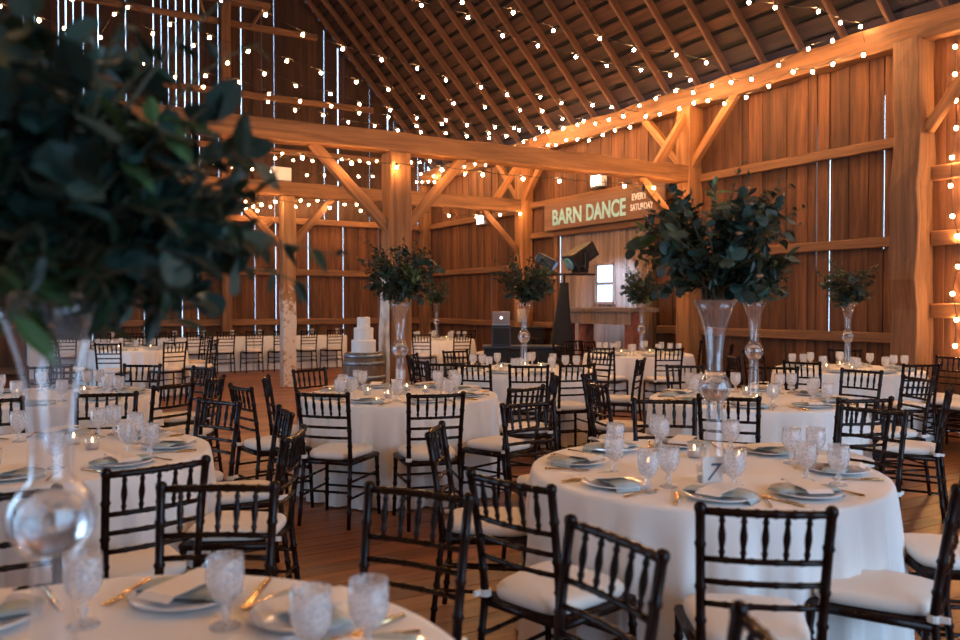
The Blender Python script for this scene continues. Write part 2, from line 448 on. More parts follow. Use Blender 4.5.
# timber frame
HB = 3.56
for q, yb in enumerate(BENTS):
    mt = M['timber'] if q == 0 else M['oldtimber']
    beam('tie_beam', (XL+0.1, yb, HB), (XW-0.02, yb, HB), 0.25, 0.25, mt)
beam('post', (XP, BENTS[0], 0), (XP, BENTS[0], HB-0.125), 0.29, 0.29, M['timber'], up=(1, 0, 0))
beam('trim_2', (XP-0.18, BENTS[0]-0.03, 0), (XP-0.18, BENTS[0]-0.03, 1.85), 0.22, 0.06, M['whiteboard'], up=(1, 0, 0))
beam('post', (XP+0.03, BENTS[1], 0), (XP+0.03, BENTS[1], HB-0.125), 0.24, 0.24, M['washed'], up=(1, 0, 0))
for yb in BENTS:
    beam('post', (XW-0.16, yb, 0), (XW-0.16, yb, 4.62), 0.29, 0.29, M['timber'], up=(1, 0, 0))
beam('post', (XW-0.17, 5.92, 0), (XW-0.17, 5.92, 4.66), 0.34, 0.34, M['darkpost'], up=(1, 0, 0), rough=0.022)
beam('post', (XW-0.15, YB-0.15, 0), (XW-0.15, YB-0.15, 4.6), 0.25, 0.25, M['oldtimber'], up=(1, 0, 0))
beam('plate', (XW-0.14, 5.0, 4.77), (XW-0.14, YB-0.02, 4.77), 0.24, 0.31, M['oldtimber'], rough=0.02)
beam('plate', (XW-0.14, YN, 4.77), (XW-0.14, 5.0, 4.77), 0.24, 0.31, M['oldtimber'], rough=0.02)
# knee braces in the bents and along the wall
def brace(a, c, w=0.10, h=0.13, m='timber', up=(0, 0, 1)): beam('brace', a, c, w, h, M[m], up=up, rough=0.006)
for yb, m in ((BENTS[0], 'timber'), (BENTS[1], 'oldtimber')):
    zl = 2.45 if yb < 10 else 2.55; dx = 1.02 if yb < 10 else 0.92
    brace((XP-0.1, yb, zl), (XP-dx-0.1, yb, HB-0.1), m=m)
    brace((XP+0.1, yb, zl), (XP+dx-0.05, yb, HB-0.1), m=m)
    brace((XW-0.3, yb, 2.6), (XW-1.2, yb, HB-0.1), m=m)
    brace((XW-0.2, yb-0.1, 3.7), (XW-0.2, yb-1.05, 4.68))
    brace((XW-0.2, yb+0.1, 3.7), (XW-0.2, yb+1.05, 4.68))
    brace((XW-0.85, yb, HB+0.1), (XW-0.12, yb, 4.68))
brace((XW-0.2, 5.72, 3.55), (XW-0.2, 4.85, 4.65))
# girts
def girt(p0, p1, h=0.13, d=0.09, m='oldtimber'): beam('girt', p0, p1, d, h, M[m], rough=0.007)
for (ya, yb) in ((6.1, 9.5), (14.66, 19.2)):
    for zz in (3.50, 2.28, 1.07): girt((XW-0.05, ya, zz), (XW-0.05, yb, zz))
for (ya, yb) in ((9.8, 10.5), (13.55, 14.35)):
    for zz in (2.28, 1.07): girt((XW-0.05, ya, zz), (XW-0.05, yb, zz))
girt((XW-0.05, 9.8, 3.56), (XW-0.05, 14.35, 3.56)); girt((XW-0.05, 9.8, 2.92), (XW-0.05, 14.35, 2.92))
for zz in (3.05, 2.28, 1.42): girt((XW-0.05, 2.0, zz), (XW-0.05, 5.74, zz), h=0.17)
beam('door_jamb', (XW-0.05, DY1, 0), (XW-0.05, DY1, 2.86), 0.10, 0.10, M['oldtimber'], up=(1, 0, 0))
beam('door_jamb', (XW-0.05, DY0, 0), (XW-0.05, DY0, 2.86), 0.10, 0.10, M['oldtimber'], up=(1, 0, 0))
for zz in (3.50, 2.26, 1.07, 0.12): girt((XL, YB-0.05, zz), (XW-0.1, YB-0.05, zz), h=0.15)
for zz in (5.15, 6.40, 8.0): 
    half = (XW-XL)/2-(zz-EAVE)/SLOPE-0.2
    girt((RIDX-half, YB-0.05, zz), (RIDX+half, YB-0.05, zz), h=0.14)
for xx in (XP, -1.1): beam('post', (xx, YB-0.22, 0), (xx, YB-0.22, 8.6), 0.22, 0.22, M['oldtimber'], up=(1, 0, 0))
brace((XP-0.1, YB-0.2, 2.6), (XP-1.1, YB-0.2, 3.5), m='oldtimber'); brace((XP+0.1, YB-0.2, 2.6), (XP+1.1, YB-0.2, 3.5), m='oldtimber')
# loft hatch high in the gable: shelf beam and cleats
beam('trim_1', (3.55, YB-0.25, 8.45), (5.35, YB-0.25, 8.45), 0.30, 0.10, M['oldtimber'])
brace((5.2, YB-0.3, 8.38), (4.95, YB-0.08, 7.95), 0.06, 0.06, 'oldtimber'); brace((3.75, YB-0.3, 8.38), (3.95, YB-0.08, 7.95), 0.06, 0.06, 'oldtimber')

# ------------------------------------------------------------------ chairs
def ringed(p0, p1, r, rings, mid=None, n=8, bulge=1.22):
    """a turned bamboo-style rod: small collars along it; mid bends it through a third point"""
    p0, p1 = Vector(p0), Vector(p1); L = (p1-p0).length
    ts = [(0, r), (1, r)]
    for k in range(rings):
        t = (k+1)/(rings+1); w = 0.010/L
        ts += [(t-w, r), (t, r*bulge), (t+w, r)]
    ts.sort()
    pts = []; rad = []
    for t, q in ts:
        if mid is None: p = p0.lerp(p1, t)
        else:
            m_ = Vector(mid); p = p0*(1-t)*(1-2*t) + m_*4*t*(1-t) + p1*t*(2*t-1)
        pts.append(p); rad.append(q)
    b = MB(); b.tube(pts, rad, n); return b
def cushion_mesh():
    b = MB(); n = 36; rings = []
    def outline(k, s):
        a = 2*PI*k/n; ca, sa = math.cos(a), math.sin(a)
        e = 0.42
        x = math.copysign(abs(ca)**e, ca); yv = math.copysign(abs(sa)**e, sa)
        wx = 0.178 + 0.022*yv
        return x*wx*s, 0.005 + yv*0.195*s
    for s, z in ((0.93, 0.450), (0.99, 0.455), (1.015, 0.470), (1.01, 0.486), (0.96, 0.497), (0.85, 0.503), (0.5, 0.508), (0.12, 0.509)):
        rings.append([(*outline(k, s), z) for k in range(n)])
    vs = [p for r_ in rings for p in r_]; fs = []
    for i in range(len(rings)-1):
        for k in range(n):
            a, c = i*n+k, i*n+(k+1) % n; fs.append((a, c, c+n, a+n))
    fs.append(tuple(reversed(range(n)))); fs.append(tuple((len(rings)-1)*n+k for k in range(n)))
    b.add(vs, fs); return b
def seatframe_mb():
    b = MB()
    b.tube([(-0.20, 0.195, 0.432), (0.20, 0.195, 0.432)], 0.018, 8)
    b.tube([(-0.172, -0.185, 0.432), (0.172, -0.185, 0.432)], 0.016, 8)
    for sx in (-1, 1): b.tube([(sx*0.174, -0.185, 0.432), (sx*0.20, 0.195, 0.432)], 0.017, 8)
    vs = [(-0.2, 0.19, 0.440), (0.2, 0.19, 0.440), (0.172, -0.185, 0.440), (-0.172, -0.185, 0.440),
          (-0.2, 0.19, 0.449), (0.2, 0.19, 0.449), (0.172, -0.185, 0.449), (-0.172, -0.185, 0.449)]
    b.add(vs, [(0,1,2,3),(7,6,5,4),(0,4,5,1),(1,5,6,2),(2,6,7,3),(3,7,4,0)])
    return b
def post_x(z): return 0.172 + 0.013*max(0, (z-0.45))/0.47
def post_y(z): return -0.19 - 0.065*max(0, (z-0.45)/0.47)**1.3
def chair_meshes(lift=0.0):
    D = {}
    for s in (-1, 1):
        b = MB(); pts = []; rad = []
        zs = [0.0, 0.44]; 
        prof = [(0, 0.013)]
        for z in (0.11, 0.22, 0.33): prof += [(z-0.012, 0.0135), (z, 0.0185), (z+0.012, 0.0135)]
        prof += [(0.42, 0.015), (0.45, 0.017)]
        for z in (0.55, 0.655, 0.79): prof += [(z-0.012, 0.0145), (z, 0.019), (z+0.012, 0.0145)]
        prof += [(0.885, 0.015), (0.898, 0.019), (0.910, 0.018), (0.917, 0.012), (0.920, 0.004)]
        for z, r in prof:
            pts.append((s*post_x(z) + s*0.012*max(0, 1-z/0.45), post_y(z) - 0.05*max(0, 1-z/0.45), z)); rad.append(r)
        b.tube(pts, rad, 10); D['rear%d' % s] = b.mesh('leg', M['chair'], True)
        b = MB(); pts = []; rad = []
        for z, r in [(0, 0.012)] + [q for z in (0.12, 0.23, 0.34) for q in ((z-0.012, 0.0135), (z, 0.0185), (z+0.012, 0.0135))] + [(0.42, 0.017), (0.445, 0.017)]:
            pts.append((s*(0.195+0.012*(1-z/0.45)), 0.19+0.018*(1-z/0.45), z)); rad.append(r)
        b.tube(pts, rad, 10); D['front%d' % s] = b.mesh('leg', M['chair'], True)
    def cross(z, r, rings):
        x = post_x(z); yv = post_y(z)
        return ringed((-x, yv, z), (x, yv, z), r, rings, mid=(0, yv-0.018, z))
    D['top'] = cross(0.893, 0.0125, 6).mesh('top_rail', M['chair'], True)
    for k, z in enumerate((0.745, 0.675, 0.605)): D['rung%d' % k] = cross(z, 0.0095, 4).mesh('back_rung', M['chair'], True)
    for k in range(5):
        u = -1+2*(k+1)/6; bow = 0.018*(1-u*u)
        z0, z1 = 0.745, 0.893; pts = []; rad = []
        for t, r in ((0, .006), (.1, .007), (.18, .0105), (.24, .007), (.45, .0115), (.55, .0115), (.76, .007), (.82, .0105), (.9, .007), (1, .006)):
            z = z0+(z1-z0)*t; pts.append((u*post_x(z), post_y(z)-bow, z)); rad.append(r)
        b = MB(); b.tube(pts, rad, 8); D['sp%d' % k] = b.mesh('spindle', M['chair'], True)
    D['frame'] = seatframe_mb().mesh('seat_frame', M['chair'], True)
    D['cush'] = cushion_mesh().mesh('cushion', M['cushion'], True)
    st = [((-0.197, 0.20, 0.285), (0.197, 0.20, 0.285)), ((-0.199, 0.203, 0.185), (0.199, 0.203, 0.185)),
          ((-0.180, -0.215, 0.24), (0.180, -0.215, 0.24))]
    for s in (-1, 1):
        st += [((s*0.181, -0.212, 0.31), (s*0.200, 0.197, 0.31)), ((s*0.183, -0.222, 0.20), (s*0.203, 0.200, 0.20))]
    for k, (a, c) in enumerate(st): D['st%d' % k] = ringed(a, c, 0.0085, 3).mesh('stretcher', M['chair'], True)
    b = MB()
    for s in (-1,):
        b.lathe([(0.021, 0), (0.022, 0.003), (0.022, 0.021), (0.021, 0.024)], 12, (s*0.172, -0.19, 0.452)); 
        b.box((s*0.172-0.008, -0.223, 0.466), (0.012, 0.03, 0.018))
    D['strap'] = b.mesh('cushion_strap', M['strap'], False)
    return D
CH = chair_meshes()
NAMES = dict(top='top_rail', frame='seat_frame', cush='cushion', strap='cushion_strap')
def join_meshes(keys, name):
    """one mesh out of several chair members, for chairs too small to show each member"""
    b = MB()
    for k in keys:
        me = CH[k]; b.add([v.co for v in me.vertices], [tuple(p.vertices) for p in me.polygons])
    return b.mesh(name, M['chair'], True)
FAR = {'backrest': join_meshes(['top', 'rung0', 'rung1', 'rung2']+['sp%d' % k for k in range(5)], 'backrest'),
       'stretcher': join_meshes(['st%d' % k for k in range(7)], 'stretcher')}
def make_chair(full):
    t = thing('banquet_chair', '', 'chair')
    for k, me in CH.items():
        if k == 'strap': continue
        if k.startswith('rear') or k.startswith('front'): nm = 'leg'
        elif k.startswith('rung'): nm = 'back_rung'
        elif k.startswith('sp'): nm = 'spindle'
        elif k.startswith('st') and k != 'strap': nm = 'stretcher'
        else: nm = NAMES[k]
        if not full and (nm in ('top_rail', 'back_rung', 'spindle', 'stretcher', 'cushion_strap')): continue
        o = link(nm, me, t)
        if k == 'cush' and full: link('cushion_strap', CH['strap'], o)
    if not full:
        for nm, me in FAR.items(): link(nm, me, t)
    return t
PROTO = {}
LABELS = set()
def uniq(label):
    assert len(label.split()) <= 16, label
    if label in LABELS: print('DUPLICATE LABEL', label)
    LABELS.add(label); return label
DIRS = ['right side', 'rear right side', 'far right side', 'far side', 'far left side', 'rear left side', 'left side', 'front left side', 'near left side', 'near side', 'near right side', 'front right side']
TB = {}     # table key -> (cx, cz, short name)
USED = {}
def spot(tk, dx, dz, kind):
    """which-side phrase for a thing on or at a table, never used twice for the same kind there"""
    a = math.atan2(dz, dx)/(PI/6)
    for off in (0, 1, -1, 2, -2, 3, -3, 4, -4, 5, -5):
        k = int(round(a)+off) % 12
        if (tk, kind, k) not in USED: USED[(tk, kind, k)] = 1; return DIRS[k]
    return DIRS[int(round(a)) % 12]
CHAIRS = []
def chair_at(cx, cz, tk, face=None, label=None, group=None, zfloor=0.0):
    """cx, cz: centre of the top rail in metres right / ahead of the camera"""
    if tk: tx, tz, tn = TB[tk]
    if face is None: face = (tx-cx, tz-cz)
    l = math.hypot(*face); fx, fz = face[0]/l, face[1]/l
    if tk and tk not in ('t0', 't1', 't2', 't5'):            # keep the seat clear of the hanging cloth
        while math.hypot(cx-tx, cz-tz) < 1.33: cx -= fx*0.02; cz -= fz*0.02
    rx, rz_ = cx+fx*0.25, cz+fz*0.25
    X, Y = W(rx, rz_); FX, FY = W(fx, fz)
    rot = math.atan2(FY, FX)-PI/2
    full = cz < 11.2
    if full not in PROTO: PROTO[full] = o = make_chair(full); o.location = (X, Y, zfloor); o.rotation_euler.z = rot
    else: o = dup(PROTO[full], (X, Y, zfloor), rot)
    if tk:
        d = spot(tk, cx-tx, cz-tz, 'chair')
        label = 'dark wooden spindle-back chair with ivory cushion, %s of %s' % (d, tn)
        if len(label.split()) > 16: label = 'dark spindle-back chair with ivory cushion, %s of %s' % (d, tn)
        group = 'chairs at ' + tn
    tag(o, uniq(label), 'chair', group)
    CHAIRS.append(o)
    return o

# ------------------------------------------------------------------ tables
TH = 0.75
def cloth_mb(r, seed, n=200):
    rr = random.Random(seed); b = MB(); vs = []; prof = []
    nf = rr.randint(23, 27); ph = [rr.uniform(0, 2*PI) for _ in range(6)]
    def fold(a):
        v = math.sin(nf*a+ph[0]+0.9*math.sin(2*a+ph[1])+0.6*math.sin(5*a+ph[2]))
        w = math.sin((nf*2+3)*a+ph[3]+0.8*math.sin(3*a+ph[4]))
        return 0.72*(abs((v+1)/2)**0.6*2-1) + 0.28*w
    rows = [(0.02, 0.0), (0.3, 0), (0.6, 0), (0.85, 0), (0.95, 0), (0.985, 0.0), (1.0, 0.005), (1.006, 0.016)]
    for k in range(1, 15): rows.append((None, 0.016 + (TH-0.025)*k/14))
    for q, d in rows:
        for k in range(n):
            a = 2*PI*k/n
            if q is not None: rad = q*r
            else:
                u = d/(TH-0.01)
                rad = r*1.006 + 0.035*u**0.8 + fold(a)*(0.062*u**0.75)
            vs.append((rad*math.cos(a), rad*math.sin(a), TH+0.004-d))
    m = len(rows); fs = [tuple(range(n))]
    for i in range(m-1):
        for k in range(n):
            a, c = i*n+k, i*n+(k+1) % n; fs.append((a, a+n, c+n, c))
    b.add(vs, fs); return b
b = MB(); b.lathe([(0.765, 0.715), (0.768, 0.72), (0.768, 0.742), (0.765, 0.746)], 48); TOPM = b.mesh('tabletop', M['oldtimber'])
LEGM = []
for k in range(4):
    b = MB(); a = PI/4+k*PI/2
    b.tube([(0.35*math.cos(a), 0.35*math.sin(a), 0.715), (0.42*math.cos(a), 0.42*math.sin(a), 0.0)], 0.015, 8)
    LEGM.append(b.mesh('leg', M['black']))
def round_table(tk, cx, cz, short, labl, r=0.80, mat='cloth', seed=1):
    X, Y = W(cx, cz); TB[tk] = (cx, cz, short)
    t = thing('round_table', uniq('round banquet table under the floor-length cloth, ' + labl), 'table', (X, Y, 0), 0, 'round banquet tables')
    link('tabletop', TOPM, t)
    for me in LEGM: link('leg', me, t)
    c = cloth_mb(r, seed).build('tablecloth', M[mat], None, True, (X, Y, 0))
    tag(c, uniq('%s floor-length tablecloth draped on %s' % ('ivory' if mat == 'cloth' else 'white', short)), 'tablecloth', 'round tablecloths')

# --- tableware, each kind built once
def napkin_mesh():
    b = MB(); nx, ny = 5, 14; w, L = 0.10, 0.27; top = []; bot = []
    for j in range(ny+1):
        v = j/ny; yv = (v-0.5)*L
        e = abs(yv)-0.115
        z = 0.026 - (max(0, e)*1.05 if yv < 0 else max(0, e)*0.3) + 0.003*math.sin(v*9)
        for i in range(nx+1):
            u = i/nx-0.5
            top.append((u*w*(1+0.06*math.sin(v*5)), yv, z+0.007*(1-(2*u)**2)))
            bot.append((u*w*(1+0.06*math.sin(v*5)), yv, z-0.004))
    n = len(top); fs = []
    for j in range(ny):
        for i in range(nx):
            a = j*(nx+1)+i
            fs.append((a, a+1, a+nx+2, a+nx+1)); fs.append((n+a, n+a+nx+1, n+a+nx+2, n+a+1))
    for j in range(ny):
        a = j*(nx+1); fs.append((a, a+nx+1, n+a+nx+1, n+a)); a += nx; fs.append((a, n+a, n+a+nx+1, a+nx+1))
    for i in range(nx):
        fs.append((i, n+i, n+i+1, i+1)); a = ny*(nx+1)+i; fs.append((a, a+1, n+a+1, n+a))
    b.add(top+bot, fs); return b.mesh('folded_napkin', M['napkin'], True)
b = MB(); b.lathe([(0, 0.004), (0.075, 0.004), (0.09, 0.006), (0.135, 0.018), (0.138, 0.020), (0.135, 0.022), (0.09, 0.011), (0.075, 0.009), (0, 0.009)], 40)
PLATE = b.mesh('dinner_plate', M['china'], True)
NAPKIN = napkin_mesh()
b = MB(); nn = 10; vs = []
for j in range(nn+1):
    yv = (j/nn-0.5)*0.24; z = 0.0445-0.5*max(0, abs(yv)-0.10)
    vs += [(-0.05, yv, z), (0.05, yv, z)]
m_ = len(vs); vs += [(x, y_, z-0.0012) for x, y_, z in vs]
fs = []
for j in range(nn):
    a = 2*j; fs += [(a, a+1, a+3, a+2), (m_+a, m_+a+2, m_+a+3, m_+a+1), (a, a+2, m_+a+2, m_+a), (a+1, m_+a+1, m_+a+3, a+3)]
fs += [(0, m_, m_+1, 1), (2*nn, 2*nn+1, m_+2*nn+1, m_+2*nn)]
b.add(vs, fs); MENU = b.mesh('menu_card', M['paper'])
def goblet_mesh():
    b = MB()
    b.lathe([(0, 0.0), (0.036, 0.0), (0.037, 0.003), (0.030, 0.007), (0.012, 0.014), (0.007, 0.022), (0.012, 0.030), (0.014, 0.035), (0.009, 0.042), (0.008, 0.052),
             (0.016, 0.060), (0.030, 0.072), (0.040, 0.092), (0.0435, 0.115), (0.0425, 0.140), (0.0415, 0.166), (0.0395, 0.166), (0.0405, 0.140), (0.0410, 0.115), (0.0375, 0.093), (0.028, 0.076), (0.012, 0.066), (0, 0.064)], 20)
    return b.mesh('glass_goblet', M['goblet'], True)
GOBLET = goblet_mesh()
def fork_mesh():
    b = MB()
    b.tube([(0, -0.095, 0.004), (0, -0.05, 0.005), (0, 0.02, 0.007), (0, 0.04, 0.006)], [0.006, 0.004, 0.003, 0.004], 6)
    b.box((0, 0.05, 0.005), (0.022, 0.024, 0.003))
    for k in range(4): b.box((-0.009+0.006*k, 0.08, 0.006), (0.003, 0.042, 0.0025))
    return b.mesh('fork', M['gold'])
def knife_mesh():
    b = MB(); b.tube([(0, -0.11, 0.005), (0, -0.06, 0.006), (0, -0.02, 0.005)], [0.006, 0.007, 0.005], 8)
    vs = [(-0.007, -0.02, 0.003), (0.007, -0.02, 0.003), (0.009, 0.05, 0.003), (0.004, 0.10, 0.003), (-0.006, 0.085, 0.003)]
    vs += [(x, y_, 0.0055) for x, y_, z in vs]
    b.add(vs, [(4,3,2,1,0), (5,6,7,8,9)] + [(k, (k+1) % 5, (k+1) % 5+5, k+5) for k in range(5)])
    return b.mesh('table_knife', M['gold'])
FORK, KNIFE = fork_mesh(), knife_mesh()
def votive_proto(pos, label, group):
    t = thing('votive_candle', label, 'candle', pos, 0, group)
    b = MB(); b.lathe([(0, 0), (0.030, 0), (0.033, 0.004), (0.036, 0.075), (0.0335, 0.075), (0.030, 0.008), (0, 0.006)], 20); b.build('glass_cup', M['votive'], t, True)
    b = MB(); b.lathe([(0, 0.0085), (0.0275, 0.0085), (0.0285, 0.035), (0.004, 0.036), (0, 0.036)], 16); b.build('wax', M['wax'], t, True)
    b = MB(); b.lathe([(0, 0.036), (0.004, 0.041), (0.006, 0.047), (0.004, 0.056), (0, 0.064)], 10); b.build('flame', M['flame'], t, True)
    return t
VOT = []
def votive(X, Y, tk, d):
    tn = TB[tk][2]; lab = uniq('lit glass votive candle on %s, toward its %s' % (tn, d))
    if not VOT: VOT.append(votive_proto((X, Y, TH+0.0045), lab, 'votive candles'))
    else: tag(dup(VOT[0], (X, Y, TH+0.0045), 0), lab, 'candle', 'votive candles')
Z0 = TH+0.0045
def ware(name, me, X, Y, rz, tk, d, desc, cat, group, z=Z0):
    o = link(name, me, None, (X, Y, z), rz)
    lab = '%s on %s, %s' % (desc, TB[tk][2], d)
    return tag(o, uniq(lab), cat, '%s on %s' % (group, TB[tk][2]))
def setting(tk, dx, dz, full=True, gob2=False, r=0.80):
    """one place setting on the table towards direction (dx, dz)"""
    cx, cz, tn = TB[tk]; l = math.hypot(dx, dz); ux, uz = dx/l, dz/l
    d = spot(tk, ux, uz, 'setting')
    def pt(rad, side):        # side: metres to the diner's right
        px, pz = cx+ux*rad-uz*side, cz+uz*rad+ux*side
        return W(px, pz)
    FX, FY = W(-ux, -uz); rz = math.atan2(FY, FX)-PI/2      # local +Y points to the table centre
    jit = R.uniform(-0.12, 0.12)
    X, Y = pt(r-0.20, 0); ware('dinner_plate', PLATE, X, Y, rz, tk, d, 'white china plate', 'plate', 'plates')
    ware('folded_napkin', NAPKIN, X, Y, rz+PI/2*0.75+jit, tk, d, 'folded sage green napkin', 'napkin', 'napkins')
    if full: ware('menu_card', MENU, X, Y, rz-0.45+jit, tk, d, 'cream menu card across the napkin', 'card', 'menu cards')
    X, Y = pt(r-0.37+R.uniform(-0.02, 0.02), -0.19+R.uniform(-0.03, 0.03)); ware('glass_goblet', GOBLET, X, Y, R.uniform(0, 3), tk, d, 'cut-glass goblet', 'glass', 'goblets')
    if gob2:
        X, Y = pt(r-0.27, -0.27); ware('glass_goblet', GOBLET, X, Y, R.uniform(0, 3), tk, d, 'second cut-glass goblet, nearer the rim,', 'glass', 'goblets')
    if full:
        X, Y = pt(r-0.17, 0.168); ware('fork', FORK, X, Y, rz+R.uniform(-0.1, 0.1), tk, d, 'gold fork', 'fork', 'forks')
        X, Y = pt(r-0.17, -0.168); ware('table_knife', KNIFE, X, Y, rz+R.uniform(-0.1, 0.1), tk, d, 'gold knife', 'knife', 'knives')

# --- tall glass vases and their greenery
def vase_mesh():
    out = [(0.0, 0.0), (0.068, 0.0), (0.070, 0.004), (0.060, 0.016), (0.047, 0.06), (0.040, 0.14), (0.036, 0.23), (0.034, 0.290), (0.038, 0.310), (0.054, 0.327), (0.068, 0.353), (0.072, 0.380),
           (0.066, 0.407), (0.050, 0.430), (0.038, 0.443), (0.034, 0.455), (0.034, 0.51), (0.040, 0.58), (0.053, 0.65), (0.074, 0.715), (0.098, 0.765)]
    inn = [(0.0955, 0.765)] + [(max(0.004, q_-0.0035), z_) for q_, z_ in reversed(out[3:-1])] + [(0.0, 0.014)]
    b = MB(); b.lathe(out+inn, 40); return b.mesh('trumpet_vase', M['glass'], True)
VASE = vase_mesh()
b = MB(); b.lathe([(0.0, -0.058)] + [(0.058*math.cos(a_), 0.058*math.sin(a_)) for a_ in [(-80+10*k)*PI/180 for k in range(17)]] + [(0.0, 0.058)], 28); BALL = b.mesh('glass_ball', M['ball'], True)
def leaf(b, p, d, nrm, L, w, curl, rnd):
    d = d.normalized(); s = d.cross(nrm)
    if s.length < 1e-3: s = d.cross(Vector((0.3, 0.5, 0.8)))
    s.normalize(); n = s.cross(d).normalized()
    P_ = lambda t, u, z: p + d*(L*t) + s*(w*u) + n*(L*z)
    if rnd: prof = ((0.22, 0.42), (0.55, 0.52), (0.85, 0.34))
    else: prof = ((0.25, 0.40), (0.5, 0.5), (0.78, 0.28))
    vs = [P_(0, 0, 0)]
    for t, u in prof: vs += [P_(t, -u, 0.06-curl*t*t), P_(t, 0, -curl*t*t), P_(t, u, 0.06-curl*t*t)]
    vs.append(P_(1, 0, -curl))
    b.add(vs, [(0,2,1), (0,3,2), (1,2,5,4), (2,3,6,5), (4,5,8,7), (5,6,9,8), (7,8,10), (8,9,10)])
def greenery(X, Y, z, rad, up, down, seed, label, nb=70, ls=1.0, big=0.35, flowers=6, wisps=18, bright=0.06, arms=()):
    """an arrangement springing from a vase mouth at height z; ellipsoid of branches with leaves"""
    rr = random.Random(seed)
    t = thing('greenery_arrangement', uniq(label), 'plant', (X, Y, z), 0, 'tall greenery centrepieces')
    st, lf, ec, br, fl = MB(), MB(), MB(), MB(), MB()
    def branch(end, n, kind, size):
        p0 = Vector((rr.uniform(-.04, .04), rr.uniform(-.04, .04), 0.01)); p0.z = 0.02
        mid = Vector((end.x*0.45, end.y*0.45, max(0.10, end.z*0.6+0.12)))
        pts = [p0*(1-t_)**2 + mid*2*t_*(1-t_) + end*t_*t_ for t_ in [k/7 for k in range(8)]]
        st.tube(pts, [0.004]*5+[0.003, 0.002, 0.0015], 4)
        for k in range(n):
            t_ = 0.30+0.70*(k+rr.random()*0.8)/n
            t_ = min(t_, 1); p = p0*(1-t_)**2 + mid*2*t_*(1-t_) + end*t_*t_
            tan = (mid-p0)*(1-t_)+(end-mid)*t_; tan.normalize()
            side = tan.cross(Vector((rr.uniform(-1, 1), rr.uniform(-1, 1), rr.uniform(-1, 1)))).normalized()
            d = (tan*rr.uniform(0.1, 0.9) + side).normalized()
            L = size*rr.uniform(0.7, 1.25)
            nn_ = Vector((rr.uniform(-.7, .7), rr.uniform(-.7, .7), 1))
            if kind == 0: leaf(lf, p, d, nn_, L, L*0.42, rr.uniform(0, .35), False)
            elif kind == 1: leaf(ec, p, d, nn_, L*0.95, L*0.86, rr.uniform(0, .25), True)
            else: leaf(br, p, d, nn_, L*1.1, L*0.5, rr.uniform(0, .3), False)
    for k in range(nb):
        a = rr.uniform(0, 2*PI); e = rr.uniform(-1, 1)
        q = rr.uniform(0.72, 1.08); hr = math.sqrt(max(0, 1-e*e*0.9))
        zc = (up-down)/2; zh = (up+down)/2
        end = Vector((math.cos(a)*hr*rad*q, math.sin(a)*hr*rad*q, zc+e*zh*q))
        c = rr.random()
        kind = 1 if c < big else (2 if c > 1-bright else 0)
        branch(end, rr.randint(11, 16), kind, (0.062 if kind else 0.052)*ls)
    for k in range(wisps):
        a = rr.uniform(0, 2*PI); end = Vector((math.cos(a)*rad*rr.uniform(0.5, 1.25), math.sin(a)*rad*rr.uniform(0.5, 1.25), up*rr.uniform(0.5, 1.2)))
        branch(end, 13, rr.choice((0, 0, 1)), 0.034*ls)
    for e_, n_, k_, s_ in arms: branch(Vector(e_), n_, k_, s_)
    st.build('stems', M['stem'], t); lf.build('foliage', M['leaf'], t); ec.build('eucalyptus_leaves', M['euc'], t)
    if br.v: br.build('light_foliage', M['bright'], t)
    for k in range(flowers):
        a = rr.uniform(0, 2*PI); f = MB()
        p = Vector((math.cos(a)*rad*0.8, math.sin(a)*rad*0.8, (up-down)/2+rr.uniform(-.5, .6)*up*0.6))
        for q in range(3):
            for j in range(7):
                b_ = 2*PI*j/7+q*0.4; d = Vector((math.cos(b_), math.sin(b_), 0.25+0.5*q))
                leaf(f, p, d, Vector((0, 0, 1)), 0.020-0.004*q, 0.018, -0.3, True)
        f.build('blossom', M['petal'], t)
    return t
def centrepiece(tk, rad, up, down, seed, nb, off=(0, 0), **kw):
    cx, cz, tn = TB[tk]; X, Y = W(cx+off[0], cz+off[1])
    vt = thing('trumpet_vase', '', 'vase', (X, Y, Z0), seed*1.0); link('vase_body', VASE, vt); link('glass_ball', BALL, vt, (0, 0, 0.368))
    tag(vt, uniq('tall clear glass trumpet vase with a round ball, on ' + tn), 'vase', 'tall glass vases')
    greenery(X, Y, TH+0.765-0.02, rad, up, down, seed, 'dark green leafy arrangement in the tall vase on ' + tn, nb, **kw)

# ------------------------------------------------------------------ lay the tables out (metres right / ahead)
round_table('t1', 1.012, 3.68, 'the right front table', 'large at right front with place card', seed=1, r=0.775)
round_table('t0', -0.772, 1.45, 'the foreground table', 'cut off by the bottom left corner', seed=2)
round_table('t5', -2.19, 4.05, 'the left front table', 'at left beyond the foreground vase', seed=3)
round_table('t2', -0.66, 6.72, 'the barrel-side table', 'in front of the cake barrel', seed=4)
round_table('t3', 2.16, 6.42, 'the second right table', 'just behind the right front table', seed=5)
round_table('t4', 4.22, 9.35, 'the right post table', 'near the right timber post', seed=6)
round_table('t6', 0.50, 9.25, 'the laptop-side table', 'in the middle before the laptop', seed=7)
round_table('t7', 2.37, 12.2, 'the bar-side table', 'before the rough timber bar', seed=8)
round_table('ta', -3.47, 6.60, 'the second left table', 'behind the left front table', seed=9)
round_table('t9', -5.75, 13.6, 'the far left table', 'far left near the head table', mat='whitecloth', seed=10)
round_table('tc', -0.92, 17.3, 'the back corner table', 'in the far back corner', mat='whitecloth', seed=11)

# chairs: right front table
for c in ((0.83, 2.36), (0.10, 2.75), (-0.21, 3.87, 1, -0.12), (0.29, 4.87), (1.14, 5.03), (2.22, 4.60), (2.23, 3.32, -1, 0.15), (1.645, 2.775, -0.82, 0.57)):
    chair_at(c[0], c[1], 't1', None if len(c) < 3 else (c[2], c[3]))
